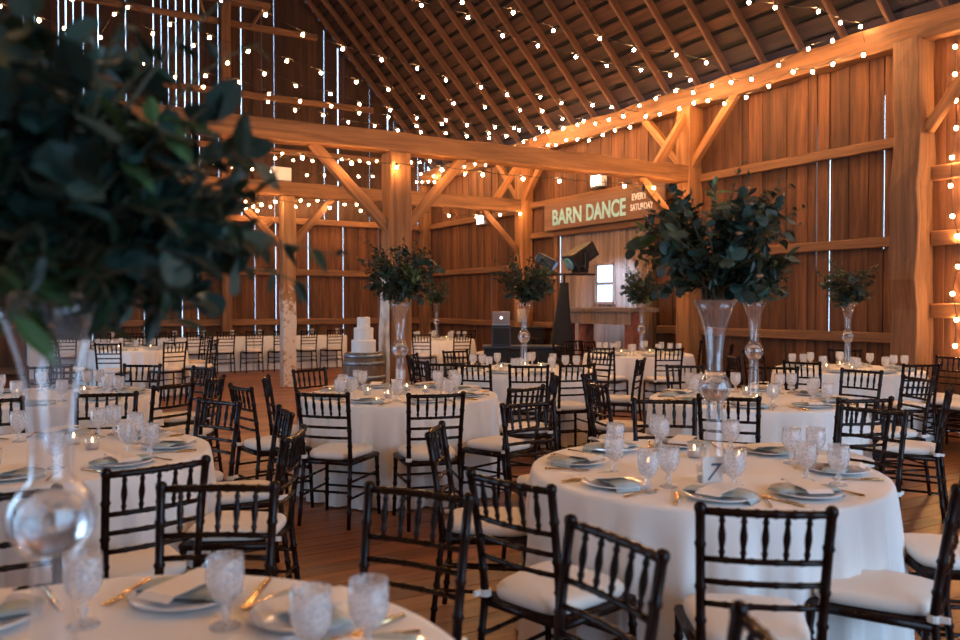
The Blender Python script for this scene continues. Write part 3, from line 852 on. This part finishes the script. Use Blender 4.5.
# foreground table
for c in ((-0.86, 2.66, 0.02, -1), (-0.20, 2.58), (0.34, 2.08), (0.50, 1.40, -1, 0.03), (-1.52, 2.52)):
    chair_at(c[0], c[1], 't0', None if len(c) < 3 else (c[2], c[3]))
# left front table
for c in ((-1.19, 3.0), (-0.86, 3.75, -1, 0.02), (-1.09, 4.54), (-1.60, 4.98), (-2.48, 5.40), (-3.05, 5.05)):
    chair_at(c[0], c[1], 't5', None if len(c) < 3 else (c[2], c[3]))
# barrel-side table
for c in ((-1.05, 5.42), (-0.29, 5.38), (0.33, 5.78), (-1.72, 5.85), (-1.72, 6.55), (-1.55, 7.40), (0.62, 6.75), (-0.35, 8.1)):
    chair_at(c[0], c[1], 't2', None if len(c) < 3 else (c[2], c[3]))
# second right table
for c in ((1.61, 5.25), (2.40, 5.18), (3.20, 5.75), (3.52, 6.55), (3.42, 7.30), (2.80, 7.68), (1.98, 7.85), (0.95, 6.95), (0.93, 6.1)):
    chair_at(c[0], c[1], 't3')
# right post table
for c in ((3.48, 8.55, 0.45, 0.9), (4.33, 8.15), (5.05, 8.45), (3.05, 9.3), (3.55, 10.45), (4.6, 10.25)):
    chair_at(c[0], c[1], 't4')
# laptop-side table
for c in ((-0.07, 7.98), (0.47, 7.85), (0.95, 8.0), (1.65, 8.75), (-0.55, 8.6), (-0.72, 9.55), (-0.30, 10.3), (0.55, 10.6), (1.45, 10.1)):
    chair_at(c[0], c[1], 't6')
# bar-side table
for c in ((1.70, 11.15), (2.52, 10.95), (1.25, 11.7), (3.4, 13.1), (3.55, 11.75), (1.55, 13.2)):
    chair_at(c[0], c[1], 't7')
# second left table
for c in ((-2.62, 7.55), (-2.15, 6.55), (-2.25, 5.98), (-3.30, 7.95), (-4.1, 7.75), (-4.75, 6.9)):
    chair_at(c[0], c[1], 'ta')
for c in ((-5.62, 12.4), (-4.75, 12.7), (-4.55, 13.5), (-4.95, 14.6), (-6.6, 12.6), (-6.1, 14.9)):
    chair_at(c[0], c[1], 't9')
for c in ((-1.15, 16.0), (-0.35, 16.1), (-2.1, 17.2), (0.25, 17.0), (-1.5, 18.3), (-0.3, 18.4)):
    chair_at(c[0], c[1], 'tc')
# chairs left by the right wall and by the bar
def free_chair(X, Y, fx, fy, label, group=None):
    # convert a world spot and world facing to the camera frame
    cx, cz = X*CS-Y*SN, X*SN+Y*CS; f = (fx*CS-fy*SN, fx*SN+fy*CS)
    return chair_at(cx, cz, None, f, label, group)
free_chair(9.15, 5.25, -1, 0, 'dark spindle-back chair with pale cushion against the wall right of the right timber post')
free_chair(8.55, 4.55, -1, 0.1, 'dark chair half out of frame at right, near the post string lights')

# place settings
def spots(tk, n, ph, **kw):
    for k in range(n):
        a = ph+2*PI*k/n; setting(tk, math.cos(a), math.sin(a), gob2=(k % 2 == 0), **kw)
for dx, dz, g in ((-0.5, -0.38, 0), (-0.1, -0.63, 1), (0.27, -0.53, 0), (0.63, -0.08, 1), (-0.65, 0.14, 0), (-0.43, 0.57, 1), (0.07, 0.79, 0), (0.63, 0.54, 1)):
    setting('t1', dx, dz, True, bool(g), r=0.775)
for dx, dz, g in ((0.03, 0.56, 0), (0.40, 0.52, 1), (0.66, 0.22, 0), (-0.45, 0.5, 0), (0.65, -0.15, 0)):
    setting('t0', dx, dz, True, bool(g))
spots('t5', 8, 0.3); spots('t2', 8, -1.9, full=True); spots('t3', 8, -1.95, full=True)
spots('t4', 8, 0.2, full=False); spots('t6', 8, 0.25, full=False); spots('t7', 8, 0.1, full=False); spots('ta', 8, 0.3, full=False)
spots('tc', 7, 0.4, full=False); spots('t9', 7, 0.2, full=False)
for tk in ('t0', 't1', 't2', 't3', 't4', 't5', 't6', 't7', 'ta', 'tc', 't9'):
    cx, cz, tn = TB[tk]
    for k, (dx, dz, d) in enumerate(((-0.26, -0.05, 'left'), (0.20, 0.12, 'right'), (-0.07, -0.28, 'near side'), (0.03, 0.27, 'far side'))):
        if k > 1 and tk in ('ta', 'tc', 't9', 't7', 't0'): continue
        votive(*W(cx+dx, cz+dz), tk, d)

# place card with a handwritten-looking numeral on the right front table
def text_mesh(txt, size, ext, bold=0.0, name='lettering', mat=None, shear=0.0, space=1.0, squeeze=1.0):
    cu = bpy.data.curves.new(name, 'FONT'); cu.body = txt; cu.size = size; cu.extrude = ext; cu.offset = bold; cu.shear = shear
    cu.space_character = space; cu.align_x = 'LEFT'
    o = bpy.data.objects.new(name, cu); COL.objects.link(o)
    dg = bpy.context.evaluated_depsgraph_get(); me = bpy.data.meshes.new_from_object(o.evaluated_get(dg))
    bpy.data.objects.remove(o); me.materials.clear(); me.materials.append(mat)
    for v in me.vertices: v.co.x *= squeeze
    return me
X, Y = W(0.932, 3.25)
t = thing('table_number', uniq('small white table number card on a dark foot on the right front table'), 'card', (X, Y, Z0), math.radians(-22))
b = MB(); b.box((0, 0, 0.072), (0.085, 0.003, 0.125)); b.build('card', M['paper'], t)
b = MB(); b.lathe([(0, 0), (0.022, 0), (0.022, 0.006), (0.012, 0.010), (0.0, 0.010)], 16); b.build('card_foot', M['black'], t)
me = text_mesh('7', 0.10, 0.0006, 0.0, 'numeral', M['ink'], 0.35)
o = link('numeral', me, t, (-0.034, -0.0022, 0.04)); o.rotation_euler = (PI/2, 0, 0)

# centrepieces
centrepiece('t0', 0.36, 0.46, 0.07, 31, 130, off=(0.033, -0.05), ls=1.25, big=0.42, flowers=3, bright=0.05,
            arms=((((0.52), -0.02, 0.10), 12, 0, 0.055), ((0.50, 0.10, 0.04), 12, 0, 0.05), ((0.30, 0.12, 0.02), 12, 1, 0.06)))
centrepiece('t1', 0.38, 0.53, 0.0, 32, 88, off=(0.035, -0.05), ls=1.0, big=0.42, flowers=7, bright=0.07, wisps=26)
centrepiece('t2', 0.34, 0.52, -0.02, 33, 80, big=0.25, flowers=3)
centrepiece('t3', 0.26, 0.36, 0.0, 34, 60, big=0.35, flowers=2)
centrepiece('t4', 0.33, 0.46, 0.03, 35, 75, big=0.3, flowers=2)
centrepiece('t6', 0.36, 0.55, -0.02, 36, 80, big=0.2, flowers=3)
centrepiece('t7', 0.34, 0.55, 0.05, 37, 70, big=0.4, flowers=1, off=(0.05, 0))
centrepiece('tc', 0.33, 0.50, 0.02, 38, 60, big=0.3, flowers=1, off=(0.0, 0))

# long head table along the back wall with a row of chairs and a greenery runner
HX0, HX1, HYC = 0.3, 6.95, 18.72
b = MB(); nx = 260; vs = []; rr = random.Random(5)
for x0, x1, nm in ((0.3, 2.5, 'left'), (2.52, 4.72, 'middle'), (4.74, 6.94, 'right')):
    xc = (x0+x1)/2
    t = thing('banquet_table', uniq('long white-clothed banquet table along the back wall, %s of three' % nm), 'table', (xc, HYC, 0), 0, 'head tables')
    b = MB(); b.box((0, 0, 0.73), (x1-x0-0.02, 0.74, 0.03)); b.build('tabletop', M['oldtimber'], t)
    for sx in (-1, 1):
        for sy in (-1, 1):
            b = MB(); b.tube([(sx*0.9, sy*0.28, 0.715), (sx*0.9, sy*0.30, 0)], 0.015, 6); b.build('leg', M['black'], t)
    b = MB(); hw, hd = (x1-x0)/2, 0.38; per = []
    n1, n2 = 60, 20
    for k in range(n1): per.append((-hw+2*hw*k/n1, -hd))
    for k in range(n2): per.append((hw, -hd+2*hd*k/n2))
    for k in range(n1): per.append((hw-2*hw*k/n1, hd))
    for k in range(n2): per.append((-hw, hd-2*hd*k/n2))
    n = len(per); vs = []; lev = [TH+0.004, TH-0.004] + [TH-0.004-(TH-0.02)*k/8 for k in range(1, 9)]
    for j, z in enumerate(lev):
        u = max(0, j-1)/8
        for k, (x, yv) in enumerate(per):
            wv = 0.016*u*(math.sin(k*0.9)+0.6*math.sin(k*1.7+1))
            nxv, nyv = (0, -1) if k < n1 else ((1, 0) if k < n1+n2 else ((0, 1) if k < 2*n1+n2 else (-1, 0)))
            e = wv if nyv else 0.0
            vs.append((x+nxv*e, yv+nyv*e, z))
    fs = [tuple(range(n))]
    for j in range(len(lev)-1):
        for k in range(n):
            a, c = j*n+k, j*n+(k+1) % n; fs.append((a, a+n, c+n, c))
    b.add(vs, fs); o = b.build('tablecloth', M['whitecloth'], None, True, (xc, HYC, 0))
    tag(o, uniq('white cloth on the long table along the back wall, %s of three' % nm), 'tablecloth', 'head table cloths')
b = MB(); rr = random.Random(8)
for k in range(900):
    x = rr.uniform(HX0+0.5, HX1-0.3); p = Vector((x-3.6, rr.gauss(0, 0.06), 0.01+abs(rr.gauss(0, 0.05))))
    d = Vector((rr.uniform(-1, 1), rr.uniform(-1, 1), rr.uniform(-0.1, 0.9)))
    leaf(b, p, d, Vector((0, 0, 1)), rr.uniform(0.05, 0.09), 0.035, 0.2, False)
g = b.build('greenery_garland', M['leaf'], None, False, (3.6, HYC-0.05, Z0)); tag(g, uniq('low dark leafy garland along the long head table'), 'garland')
ords = ['first', 'second', 'third', 'fourth', 'fifth', 'sixth', 'seventh', 'eighth', 'ninth', 'tenth']
for k in range(10):
    X = 6.46-0.612*k
    free_chair(X, 17.82, 0, 1, 'dark spindle-back chair in the head table row, %s from the right end' % ords[k], 'head table chairs')
for k in range(10):
    X = 6.75-0.612*k
    tag(link('glass_goblet', GOBLET, None, (X, HYC-0.22, Z0)), uniq('tall cut-glass goblet on the long head table, %s from its right end' % ords[k]), 'glass', 'head table goblets')

# ------------------------------------------------------------------ cake and barrel
X, Y = W(-1.45, 10.15)
t = thing('wine_barrel', uniq('old oak barrel with grey hoops holding the wedding cake'), 'barrel', (X, Y, 0))
prof = [(0.235, 0.0), (0.255, 0.15), (0.272, 0.30), (0.278, 0.45), (0.272, 0.60), (0.255, 0.75), (0.235, 0.90)]
b = MB(); nst = 24
for k in range(nst):
    a0, a1 = 2*PI*(k+0.03)/nst, 2*PI*(k+0.97)/nst; vs = []
    for r, z in prof:
        for rr_, a in ((r, a0), (r, a1), (r-0.03, a1), (r-0.03, a0)): vs.append((rr_*math.cos(a), rr_*math.sin(a), z))
    fs = [(3,2,1,0), tuple(4*(len(prof)-1)+q for q in range(4))]
    for i_ in range(len(prof)-1):
        for q in range(4):
            a, c = 4*i_+q, 4*i_+(q+1) % 4; fs.append((a, c, c+4, a+4))
    b.add(vs, fs)
b.build('staves', M['stave'], t)
b = MB(); b.lathe([(0, 0.865), (0.215, 0.865), (0.215, 0.885), (0, 0.885)], 32); b.build('barrel_head', M['stave'], t)
for z, r in ((0.04, 0.242), (0.13, 0.255), (0.30, 0.275), (0.60, 0.275), (0.77, 0.255), (0.86, 0.243)):
    b = MB(); b.lathe([(r, z-0.022), (r+0.004, z-0.022), (r+0.004, z+0.022), (r, z+0.022)], 40); b.build('hoop', M['hoop'], t, True)
t = thing('wedding_cake', uniq('three-tiered white wedding cake on the oak barrel'), 'cake', (X, Y, 0.886))
b = MB(); b.lathe([(0, 0), (0.175, 0), (0.178, 0.004), (0.178, 0.012), (0, 0.014)], 40); b.build('cake_board', M['whitepaint'], t)
z = 0.0145
for r, h in ((0.150, 0.155), (0.120, 0.150), (0.080, 0.13)):
    b = MB(); pr = [(0, z), (r, z)]
    for k in range(1, 13): pr.append((r+0.003*(k % 2), z+h*k/13))
    pr += [(r-0.004, z+h), (0, z+h)]
    b.lathe(pr, 40); b.build('cake_tier', M['icing'], t, True); z += h+0.0005

# ------------------------------------------------------------------ DJ corner
def plate_box(b, x0, x1, y0, y1, z0, z1): b.box(((x0+x1)/2, (y0+y1)/2, (z0+z1)/2), (x1-x0, y1-y0, z1-z0))
yaw = math.radians(-30)
X, Y = W(0.335, 12.95)
t = thing('speaker_cabinet', uniq('dark grey cabinet on the black-clothed table, carrying the laptop'), 'cabinet', (X, Y, 0.8405), yaw)
b = MB(); b.box((0, 0, 0.155), (0.30, 0.34, 0.31)); bevel(b.build('body', M['navy'], t), 0.015)
b = MB(); b.box((0, -0.174, 0.155), (0.25, 0.008, 0.25)); b.build('grille', M['scrim'], t)
b = MB(); b.box((0, 0, 0.319), (0.31, 0.35, 0.014)); b.build('lid', M['black'], t)
t = thing('laptop', uniq('silver laptop open on the dark grey cabinet, lid toward the room'), 'laptop', (X, Y, 1.167), yaw)
b = MB(); b.box((0, 0.04, 0.008), (0.27, 0.19, 0.016)); bevel(b.build('keyboard_base', M['metal'], t), 0.004)
lm = Matrix.Rotation(math.radians(14), 3, 'X')
b = MB(); b.box((0, -0.085, 0.115), (0.27, 0.008, 0.205), lm); LID = bevel(b.build('screen_lid', M['metal'], t), 0.003)
b = MB(); b.lathe([(0, -0.001), (0.022, -0.001), (0.022, 0.001), (0, 0.001)], 20, (0, -0.0915, 0.115), ax=Matrix.Rotation(math.radians(104), 3, 'X')); b.build('lid_mark', M['logo'], LID)['label'] = 'glowing round mark on the lid'
X, Y = W(0.64, 12.95)
t = thing('side_table', uniq('table under black cloth below the laptop cabinet'), 'table', (X, Y, 0), yaw)
b = MB(); b.box((0, 0, 0.41), (1.16, 0.5, 0.80)); bevel(b.build('black_cloth', M['scrim'], t), 0.03)
b = MB(); b.box((0, 0, 0.825), (1.20, 0.54, 0.03)); b.build('tabletop', M['navy'], t)
X, Y = W(1.75, 13.2)
t = thing('equipment_case', uniq('black equipment case against the wall behind the laptop table'), 'case', (9.15, 13.95, 0), 0)
b = MB(); b.box((0, 0, 0.5), (0.45, 0.7, 1.0)); bevel(b.build('body', M['black'], t), 0.02)
b = MB(); b.box((0, 0, 1.015), (0.49, 0.74, 0.03)); b.build('lid', M['black'], t)
for sx in (-1, 1):
    b = MB(); b.tube([(-0.22, sx*0.25-0.06, 0.6), (-0.26, sx*0.25-0.06, 0.6), (-0.26, sx*0.25+0.06, 0.6), (-0.22, sx*0.25+0.06, 0.6)], 0.01, 6); b.build('handle', M['metal'], t)
# tripod light stand in a black stretch cover with two fixtures on its bar
X, Y = W(1.42, 13.75); ts = (X, Y)
t = thing('light_stand', uniq('tall light stand in a black stretch cover beside the plank door'), 'stand', (X, Y, 0), yaw)
b = MB(); n = 28; vs = []
lev = [0, 0.1, 0.4, 0.8, 1.2, 1.6, 1.86]
for z in lev:
    u = 1-z/1.86
    for k in range(n):
        a = 2*PI*k/n; r = 0.075+0.29*u**1.25*(0.78+0.22*math.cos(3*(a+0.4)))
        vs.append((r*math.cos(a)-0.10*u, r*math.sin(a), z))
fs = [tuple(reversed(range(n))), tuple((len(lev)-1)*n+k for k in range(n))]
for i_ in range(len(lev)-1):
    for k in range(n):
        a, c = i_*n+k, i_*n+(k+1) % n; fs.append((a, c, c+n, a+n))
b.add(vs, fs); b.build('stretch_cover', M['scrim'], t, True)
b = MB(); b.tube([(0, 0, 1.8), (0, 0, 2.0)], 0.022, 10); b.build('pole', M['black'], t)
b = MB(); b.tube([(-0.52, 0, 2.0), (0.52, 0, 2.0)], 0.02, 10); b.build('crossbar', M['black'], t)
for (dx, tilt, spin, lab, sc) in ((0.27, -32, 0.5, 'large black stage light tilted up, right one on the light stand', 1.45), (-0.30, 28, -0.4, 'smaller black stage light with pale lens, left one on the light stand', 0.95)):
    q = Vector((X, Y, 0)) + Matrix.Rotation(yaw, 3, 'Z') @ Vector((dx, 0, 2.021))
    h = thing('stage_light', uniq(lab), 'light', q, yaw+spin, 'stage lights')
    b = MB(); b.box((0, 0, 0.03*sc), (0.14*sc, 0.14*sc, 0.055*sc)); bevel(b.build('base', M['black'], h), 0.01)
    b = MB()
    for sy in (-1, 1): b.box((0, sy*0.125*sc, 0.14*sc), (0.06*sc, 0.018*sc, 0.18*sc))
    b.box((0, 0, 0.066*sc), (0.06*sc, 0.26*sc, 0.018*sc)); bevel(b.build('yoke', M['black'], h), 0.005)
    rm = Matrix.Rotation(math.radians(tilt), 3, 'Y')
    b = MB(); b.box((0, 0, 0.20*sc), (0.36*sc, 0.21*sc, 0.19*sc), rm); hd_ = bevel(b.build('lamp_head', M['black'], h), 0.02)
    b = MB()
    for k in range(4): b.box(Vector((0, 0, 0.2*sc)) + rm @ Vector(((0.05+0.03*k)*sc, -0.108*sc, 0)), (0.012*sc, 0.006*sc, 0.12*sc), rm)
    b.build('cooling_fins', M['navy'], hd_)
    b = MB(); ax = rm @ Matrix.Rotation(PI/2, 3, 'Y').inverted()
    b.lathe([(0, 0), (0.075*sc, 0), (0.078*sc, 0.02*sc), (0.066*sc, 0.024*sc), (0, 0.03*sc)], 24, Vector((0, 0, 0.20*sc)) + rm @ Vector((-0.178*sc, 0, 0)), ax=ax); b.build('lens', M['lens'], hd_, True)
# rough timber bar in front of the plank door
t = thing('timber_bar', uniq('rough timber bar counter under the little window'), 'bar', (8.92, 11.15, 0))
b = MB(); b.box((0, 0, 1.40), (0.62, 2.1, 0.07)); bevel(b.build('counter_top', M['paleboard'], t), 0.012)
b = MB()
for k in range(6): b.box((-0.25, -0.83+k*0.332, 1.26), (0.03, 0.325, 0.205))
b.build('apron', M['paleboard'], t)
for yv in (-0.9, 0.35, 0.9):
    b = MB(); b.box((-0.12, yv, 0.68), (0.2, 0.2, 1.36)); bevel(b.build('leg', M['brick'], t), 0.01)
for q, (yv, nm) in enumerate(((11.72, 'left'), (10.30, 'right'))):
    free_chair(8.02, yv+0.15, 1, 0, 'dark spindle-back chair drawn up to the timber bar, %s one' % nm, 'chairs at the timber bar')
# sign over the plank door
t = thing('barn_dance_sign', uniq('long dark wooden sign with pale teal BARN DANCE lettering'), 'sign', (9.44, 11.95, 3.235))
b = MB(); b.box((0, 0, 0), (0.04, 3.5, 0.52)); SB = bevel(b.build('sign_board', M['sign'], t), 0.006)
rotm = Matrix(((0, 0, -1, 0), (-1, 0, 0, 0), (0, 1, 0, 0), (0, 0, 0, 1)))
def sign_text(txt, size, y0, z0, width, mat, bold):
    me = text_mesh(txt, size, 0.004, bold, 'lettering', mat)
    xs = [v.co.x for v in me.vertices]; s = width/(max(xs)-min(xs)); mn = min(xs)
    for v in me.vertices: v.co.x = (v.co.x-mn)*s
    o = bpy.data.objects.new('lettering', me); COL.objects.link(o); o.parent = SB
    o.matrix_local = Matrix.Translation((-0.024, y0, z0)) @ rotm
    return o
sign_text('BARN', 0.42, 1.46, -0.16, 0.95, M['teal'], 0.011)['label'] = 'teal word BARN'
sign_text('DANCE', 0.42, 0.36, -0.16, 1.13, M['teal'], 0.011)['label'] = 'teal word DANCE'
sign_text('EVERY', 0.16, -0.94, 0.07, 0.38, M['whitepaint'], 0.003)['label'] = 'small white word EVERY'
sign_text('SATURDAY', 0.16, -0.90, -0.11, 0.58, M['whitepaint'], 0.003)['label'] = 'small white word SATURDAY'

# flood lights fixed to the timbers
def floodlight(pos, rz, label, s=1.0, lit=True):
    h = thing('floodlight', uniq(label), 'light', pos, rz, 'floodlights')
    b = MB(); b.box((0, 0.03, 0.10*s), (0.26*s, 0.10*s, 0.18*s)); bevel(b.build('housing', M['whitepaint'], h), 0.015)
    b = MB(); b.box((0, -0.024*s, 0.10*s), (0.21*s, 0.008, 0.13*s)); b.build('lens', M['flood'] if lit else M['lens'], h)
    b = MB(); b.tube([(-0.14*s, 0.03, 0.10*s), (-0.15*s, 0.05, 0.0), (0.15*s, 0.05, 0.0), (0.14*s, 0.03, 0.10*s)], 0.009, 6); b.build('bracket', M['black'], h)
    return h
floodlight((4.25, BENTS[1]-0.02, HB+0.135), 0.1, 'white floodlight standing on the farther tie beam', 1.35, False)
floodlight((9.47, 12.05, 3.66), -PI/2, 'white lit floodlight on the rail above the sign', 1.3)
floodlight((9.53, 16.45, 3.33), -PI/2, 'bluish floodlight on the right wall near the far corner', 1.3)
floodlight((4.0, YB-0.42, 8.50), 0.2, 'small lit floodlight on the loft shelf high in the gable', 0.9)
t = thing('wall_lantern', uniq('small beige shaded lantern on the far wall post'), 'lantern', (9.25, 14.28, 1.12))
b = MB(); b.lathe([(0.07, 0), (0.09, 0.01), (0.09, 0.26), (0.07, 0.28)], 16); b.build('lamp_shade', M['burlap'], t, True)
b = MB(); b.tube([(0, 0, 0.28), (0, 0, 0.36), (0.06, 0.06, 0.36)], 0.008, 6); b.build('hook', M['black'], t)

# ------------------------------------------------------------------ string lights
b = MB(); b.lathe([(0, -0.043), (0.010, -0.040), (0.0175, -0.033), (0.0205, -0.022), (0.018, -0.010), (0.0125, -0.002)], 10, open_=True)
BULB = b.mesh('bulb', M['bulb'], True)
b = MB(); b.lathe([(0.0132, -0.003), (0.014, 0.002), (0.014, 0.022), (0.006, 0.028)], 8); SOCKET = b.mesh('socket', M['socket'], True)
def string(pts, label, sag=0.03, ends=(None, None)):
    """a wire through the bulb positions, every bulb a part of the string"""
    pts = [Vector(p) for p in pts]; o0 = pts[0].copy()
    t = thing('string_light', uniq(label), 'string lights', o0, 0, 'string lights')
    path = ([Vector(ends[0])] if ends[0] is not None else []) + pts + ([Vector(ends[1])] if ends[1] is not None else [])
    w = []
    for a, c in zip(path, path[1:]):
        for k in range(4):
            u = k/4; p = a.lerp(c, u); p.z += 0.03 - sag*4*u*(1-u)*min(1, (c-a).length); w.append(p-o0)
    w.append(path[-1]-o0+Vector((0, 0, 0.03)))
    b = MB(); b.tube(w, 0.0045, 4); b.build('wire', M['socket'], t)
    for p in pts: link('socket', SOCKET, link('bulb', BULB, t, p-o0, R.uniform(0, 6)))
STR = [
 (6.50, 'first', [(948,30),(931,31),(912,30),(885,30),(858,27),(838,23),(816,12),(773,8),(747,3),(700,-4),(650,-8)]),
 (8.55, 'second', [(778,63),(741,67),(705,63),(675,55),(633,50),(599,39),(552.7,31),(513,13),(462.5,3),(405,-8)]),
 (9.32, 'third', [(717,83),(689,80),(669,75),(640,70),(606,66),(575,57),(537.5,46),(502.6,36),(468,18),(422,6),(370,-8)]),
 (10.75, 'fourth', [(686,109),(676,105),(661,108),(639,108),(611,107),(592,105),(561,103),(540,97),(507,94.5),(481,87),(446,80),(417.5,68.5),(382,60),(343.7,49),(304,35),(267,15.5),(223,1),(172,-8)]),
 (11.75, 'fifth', [(650,119),(628,121),(605,121),(583,121),(562,119),(542,111),(520,110),(485,107),(454,103),(423,97),(389,89.5),(357,82),(322,73),(288,61),(249.5,51.5),(211,38),(172,25),(130,8),(75,0)]),
 (12.7, 'sixth', [(622,126),(604,128),(585,128),(563,128),(540,128),(519,130),(495,127),(467,125),(446,120),(417,118),(390.5,110),(360,104),(331,94),(297,86),(265.6,74),(229,63),(195,46),(155,34),(117,15),(103,38),(67,29),(42,21),(28,14),(3,7)]),
 (13.4, 'seventh', [(598,133),(580,136),(562,137),(542,131),(514,128),(489,133),(467,136),(442,124),(417,126),(389,117),(359.6,113),(332,106),(301,101),(270,94),(240.5,82.5),(207,76),(177,77),(140,54),(111,53),(77,40)]),
 (14.2, 'eighth', [(566,141),(549,142),(529,135),(506,136),(489,138),(446,133),(421,132),(398,130),(375,126),(349,122),(324,115),(296,110),(269,102),(239,96),(205,87),(180,110),(146,63),(106,83),(74,71)]),
]
for Yk, nm, px in STR:
    pts = [on_bent(a, c, Yk) for a, c in px]; pts = [p for p in pts if p.x < XW-0.25]
    pts.sort(key=lambda p: -p.x)
    string(pts, 'string of warm bulbs strung across the barn, %s from the camera' % nm, ends=((XW-0.27, Yk, 4.75), (pts[-1].x-0.9, Yk, pts[-1].z+0.12)))
string([on_bent(a, c, 9.43) for a, c in ((674,189),(653.5,187),(624,185),(593,183),(559,180),(523,178),(482.6,173.7),(442,168.6),(397,166),(352,162),(303,156.5),(251,150))],
       'string of warm bulbs hanging along the nearer tie beam')
string([on_bent(a, c, 14.28) for a, c in ((520,213),(500,214),(476.5,216),(449,215),(420,213),(361,210),(330,207),(276,201),(262,204),(246,207))],
       'string of warm bulbs hanging along the farther tie beam')
string([on_bent(a, c, 17.0) for a, c in ((465,174),(453,173),(430,160.5),(420,162),(411.5,162),(404,162),(377,161),(369,162.5),(360,160.5),(342,159),(333,162),(313,160.5),(294,160),(276,158),(283,153),(262,151),(242,146))],
       'string of warm bulbs across the back bay, upper row')
string([on_bent(a, c, 18.4) for a, c in ((447,184),(433.7,176),(421,173.7),(404.7,175),(373,176),(359,176),(325,175),(307.5,174.7),(290,173),(271,171.6),(253,168.6),(233,166.5),(215,163))],
       'string of warm bulbs across the back bay, lower row')
string([on_bent(a, c, 19.1) for a, c in ((372,205),(357,204),(345,204),(330,206),(318,200),(309,204),(301,200),(296,206),(285,203),(271,206),(258,210),(254,206),(246,201))],
       'string of warm bulbs along the back wall under the girt')
# unseen strings added over the near tables, above the frame, for warm light
for Yk, nm in ((5.0, 'above the frame, near the right post'), (3.6, 'above the right front table'), (2.2, 'above the foreground table'), (0.8, 'straight above the camera'), (-0.8, 'just behind the camera')):
    string([(8.9-0.8*k, Yk, 4.75-0.25*math.sin(PI*k/15)) for k in range(16)], 'added string of warm bulbs across the barn ' + nm, ends=((XW-0.27, Yk, 4.75), (-3.8, Yk, 4.9)))
rr = random.Random(44)
def plate_string(x, z0, amp, y0, y1, step, label):
    pts = []; yv = y0
    while yv < y1:
        pts.append((x+rr.uniform(-.02, .02), yv, z0+amp*math.sin(yv*2.1)+rr.uniform(-0.05, 0.05))); yv += step*rr.uniform(0.8, 1.2)
    string(pts, label, sag=0.05)
plate_string(8.88, 4.47, 0.05, 6.2, 14.2, 0.36, 'lower string of warm bulbs festooned along the right wall plate')
plate_string(8.86, 4.70, 0.06, 6.6, 14.3, 0.42, 'upper string of warm bulbs festooned along the right wall plate')
plate_string(8.9, 4.52, 0.06, 14.8, 19.2, 0.40, 'string of warm bulbs on the right wall plate, far bay')
string([on_wall(a, c, 9.5) + Vector((-0.02, -0.05, 0)) for a, c in ((949,48),(949,75),(950,101),(951,128),(947,157),(946,185),(948,215),(953,235),(954,265),(949,292),(953,318),(952,344))],
       'string of warm bulbs running down the right timber post')

# ------------------------------------------------------------------ light
w = bpy.data.worlds.new('daylight'); SC.world = w; w.use_nodes = True
nt = w.node_tree; bg = nt.nodes['Background']
tc = N(nt, 'ShaderNodeTexCoord'); sp = N(nt, 'ShaderNodeSeparateXYZ'); nt.links.new(tc.outputs['Generated'], sp.inputs[0])
rmp = ramp(nt, sp.outputs[2], [(0.0, (0.32, 0.50, 0.76)), (0.12, (0.48, 0.73, 1.0)), (0.6, (0.38, 0.62, 1.0))])
nt.links.new(rmp.outputs['Color'], bg.inputs['Color']); bg.inputs['Strength'].default_value = 3.5
def portal(name, loc, rot, sx, sy):
    l = bpy.data.lights.new(name, 'AREA'); l.shape = 'RECTANGLE'; l.size = sx; l.size_y = sy; l.cycles.is_portal = True
    o = bpy.data.objects.new(name, l); COL.objects.link(o); o.location = loc; o.rotation_euler = rot
portal('doorway_near', (4.7, YN-0.05, 2.15), (PI/2, 0, 0), 7.8, 4.3)
portal('doorway_left', (XL-0.05, 10, 2.1), (PI/2, 0, -PI/2), 7.0, 4.2)
# cool beam of the stage light on the plank door
l = bpy.data.lights.new('stage_light_beam', 'SPOT'); l.energy = 170; l.color = (0.36, 0.60, 1.0); l.spot_size = math.radians(64); l.spot_blend = 0.9; l.shadow_soft_size = 0.06
o = bpy.data.objects.new('stage_light_beam', l); COL.objects.link(o)
src = Vector((ts[0]+0.72, ts[1]-0.35, 2.42)); dst = Vector((9.6, 11.6, 1.7))
o.location = src; o.rotation_euler = (dst-src).to_track_quat('-Z', 'Y').to_euler()

# ------------------------------------------------------------------ camera and view
cam = bpy.data.cameras.new('camera'); co = bpy.data.objects.new('camera', cam); COL.objects.link(co); SC.camera = co
cam.sensor_width = 36; cam.lens = 36*F/960; cam.clip_start = 0.05; cam.clip_end = 200
co.location = (0, 0, EYE)
co.rotation_euler = (PI/2-math.atan((320-HOR)/F), 0, -math.radians(30))
cam.dof.use_dof = True; cam.dof.focus_distance = 6.5; cam.dof.aperture_fstop = 2.3
SC.view_settings.view_transform = 'Standard'; SC.view_settings.look = 'None'
SC.view_settings.exposure = 0.78; SC.view_settings.gamma = 1.0; SC.view_settings.use_curve_mapping = False
cy = SC.cycles
cy.use_denoising = True; cy.max_bounces = 10; cy.diffuse_bounces = 4; cy.glossy_bounces = 4; cy.transmission_bounces = 10; cy.transparent_max_bounces = 32
cy.sample_clamp_indirect = 6.0; cy.caustics_reflective = False; cy.caustics_refractive = False
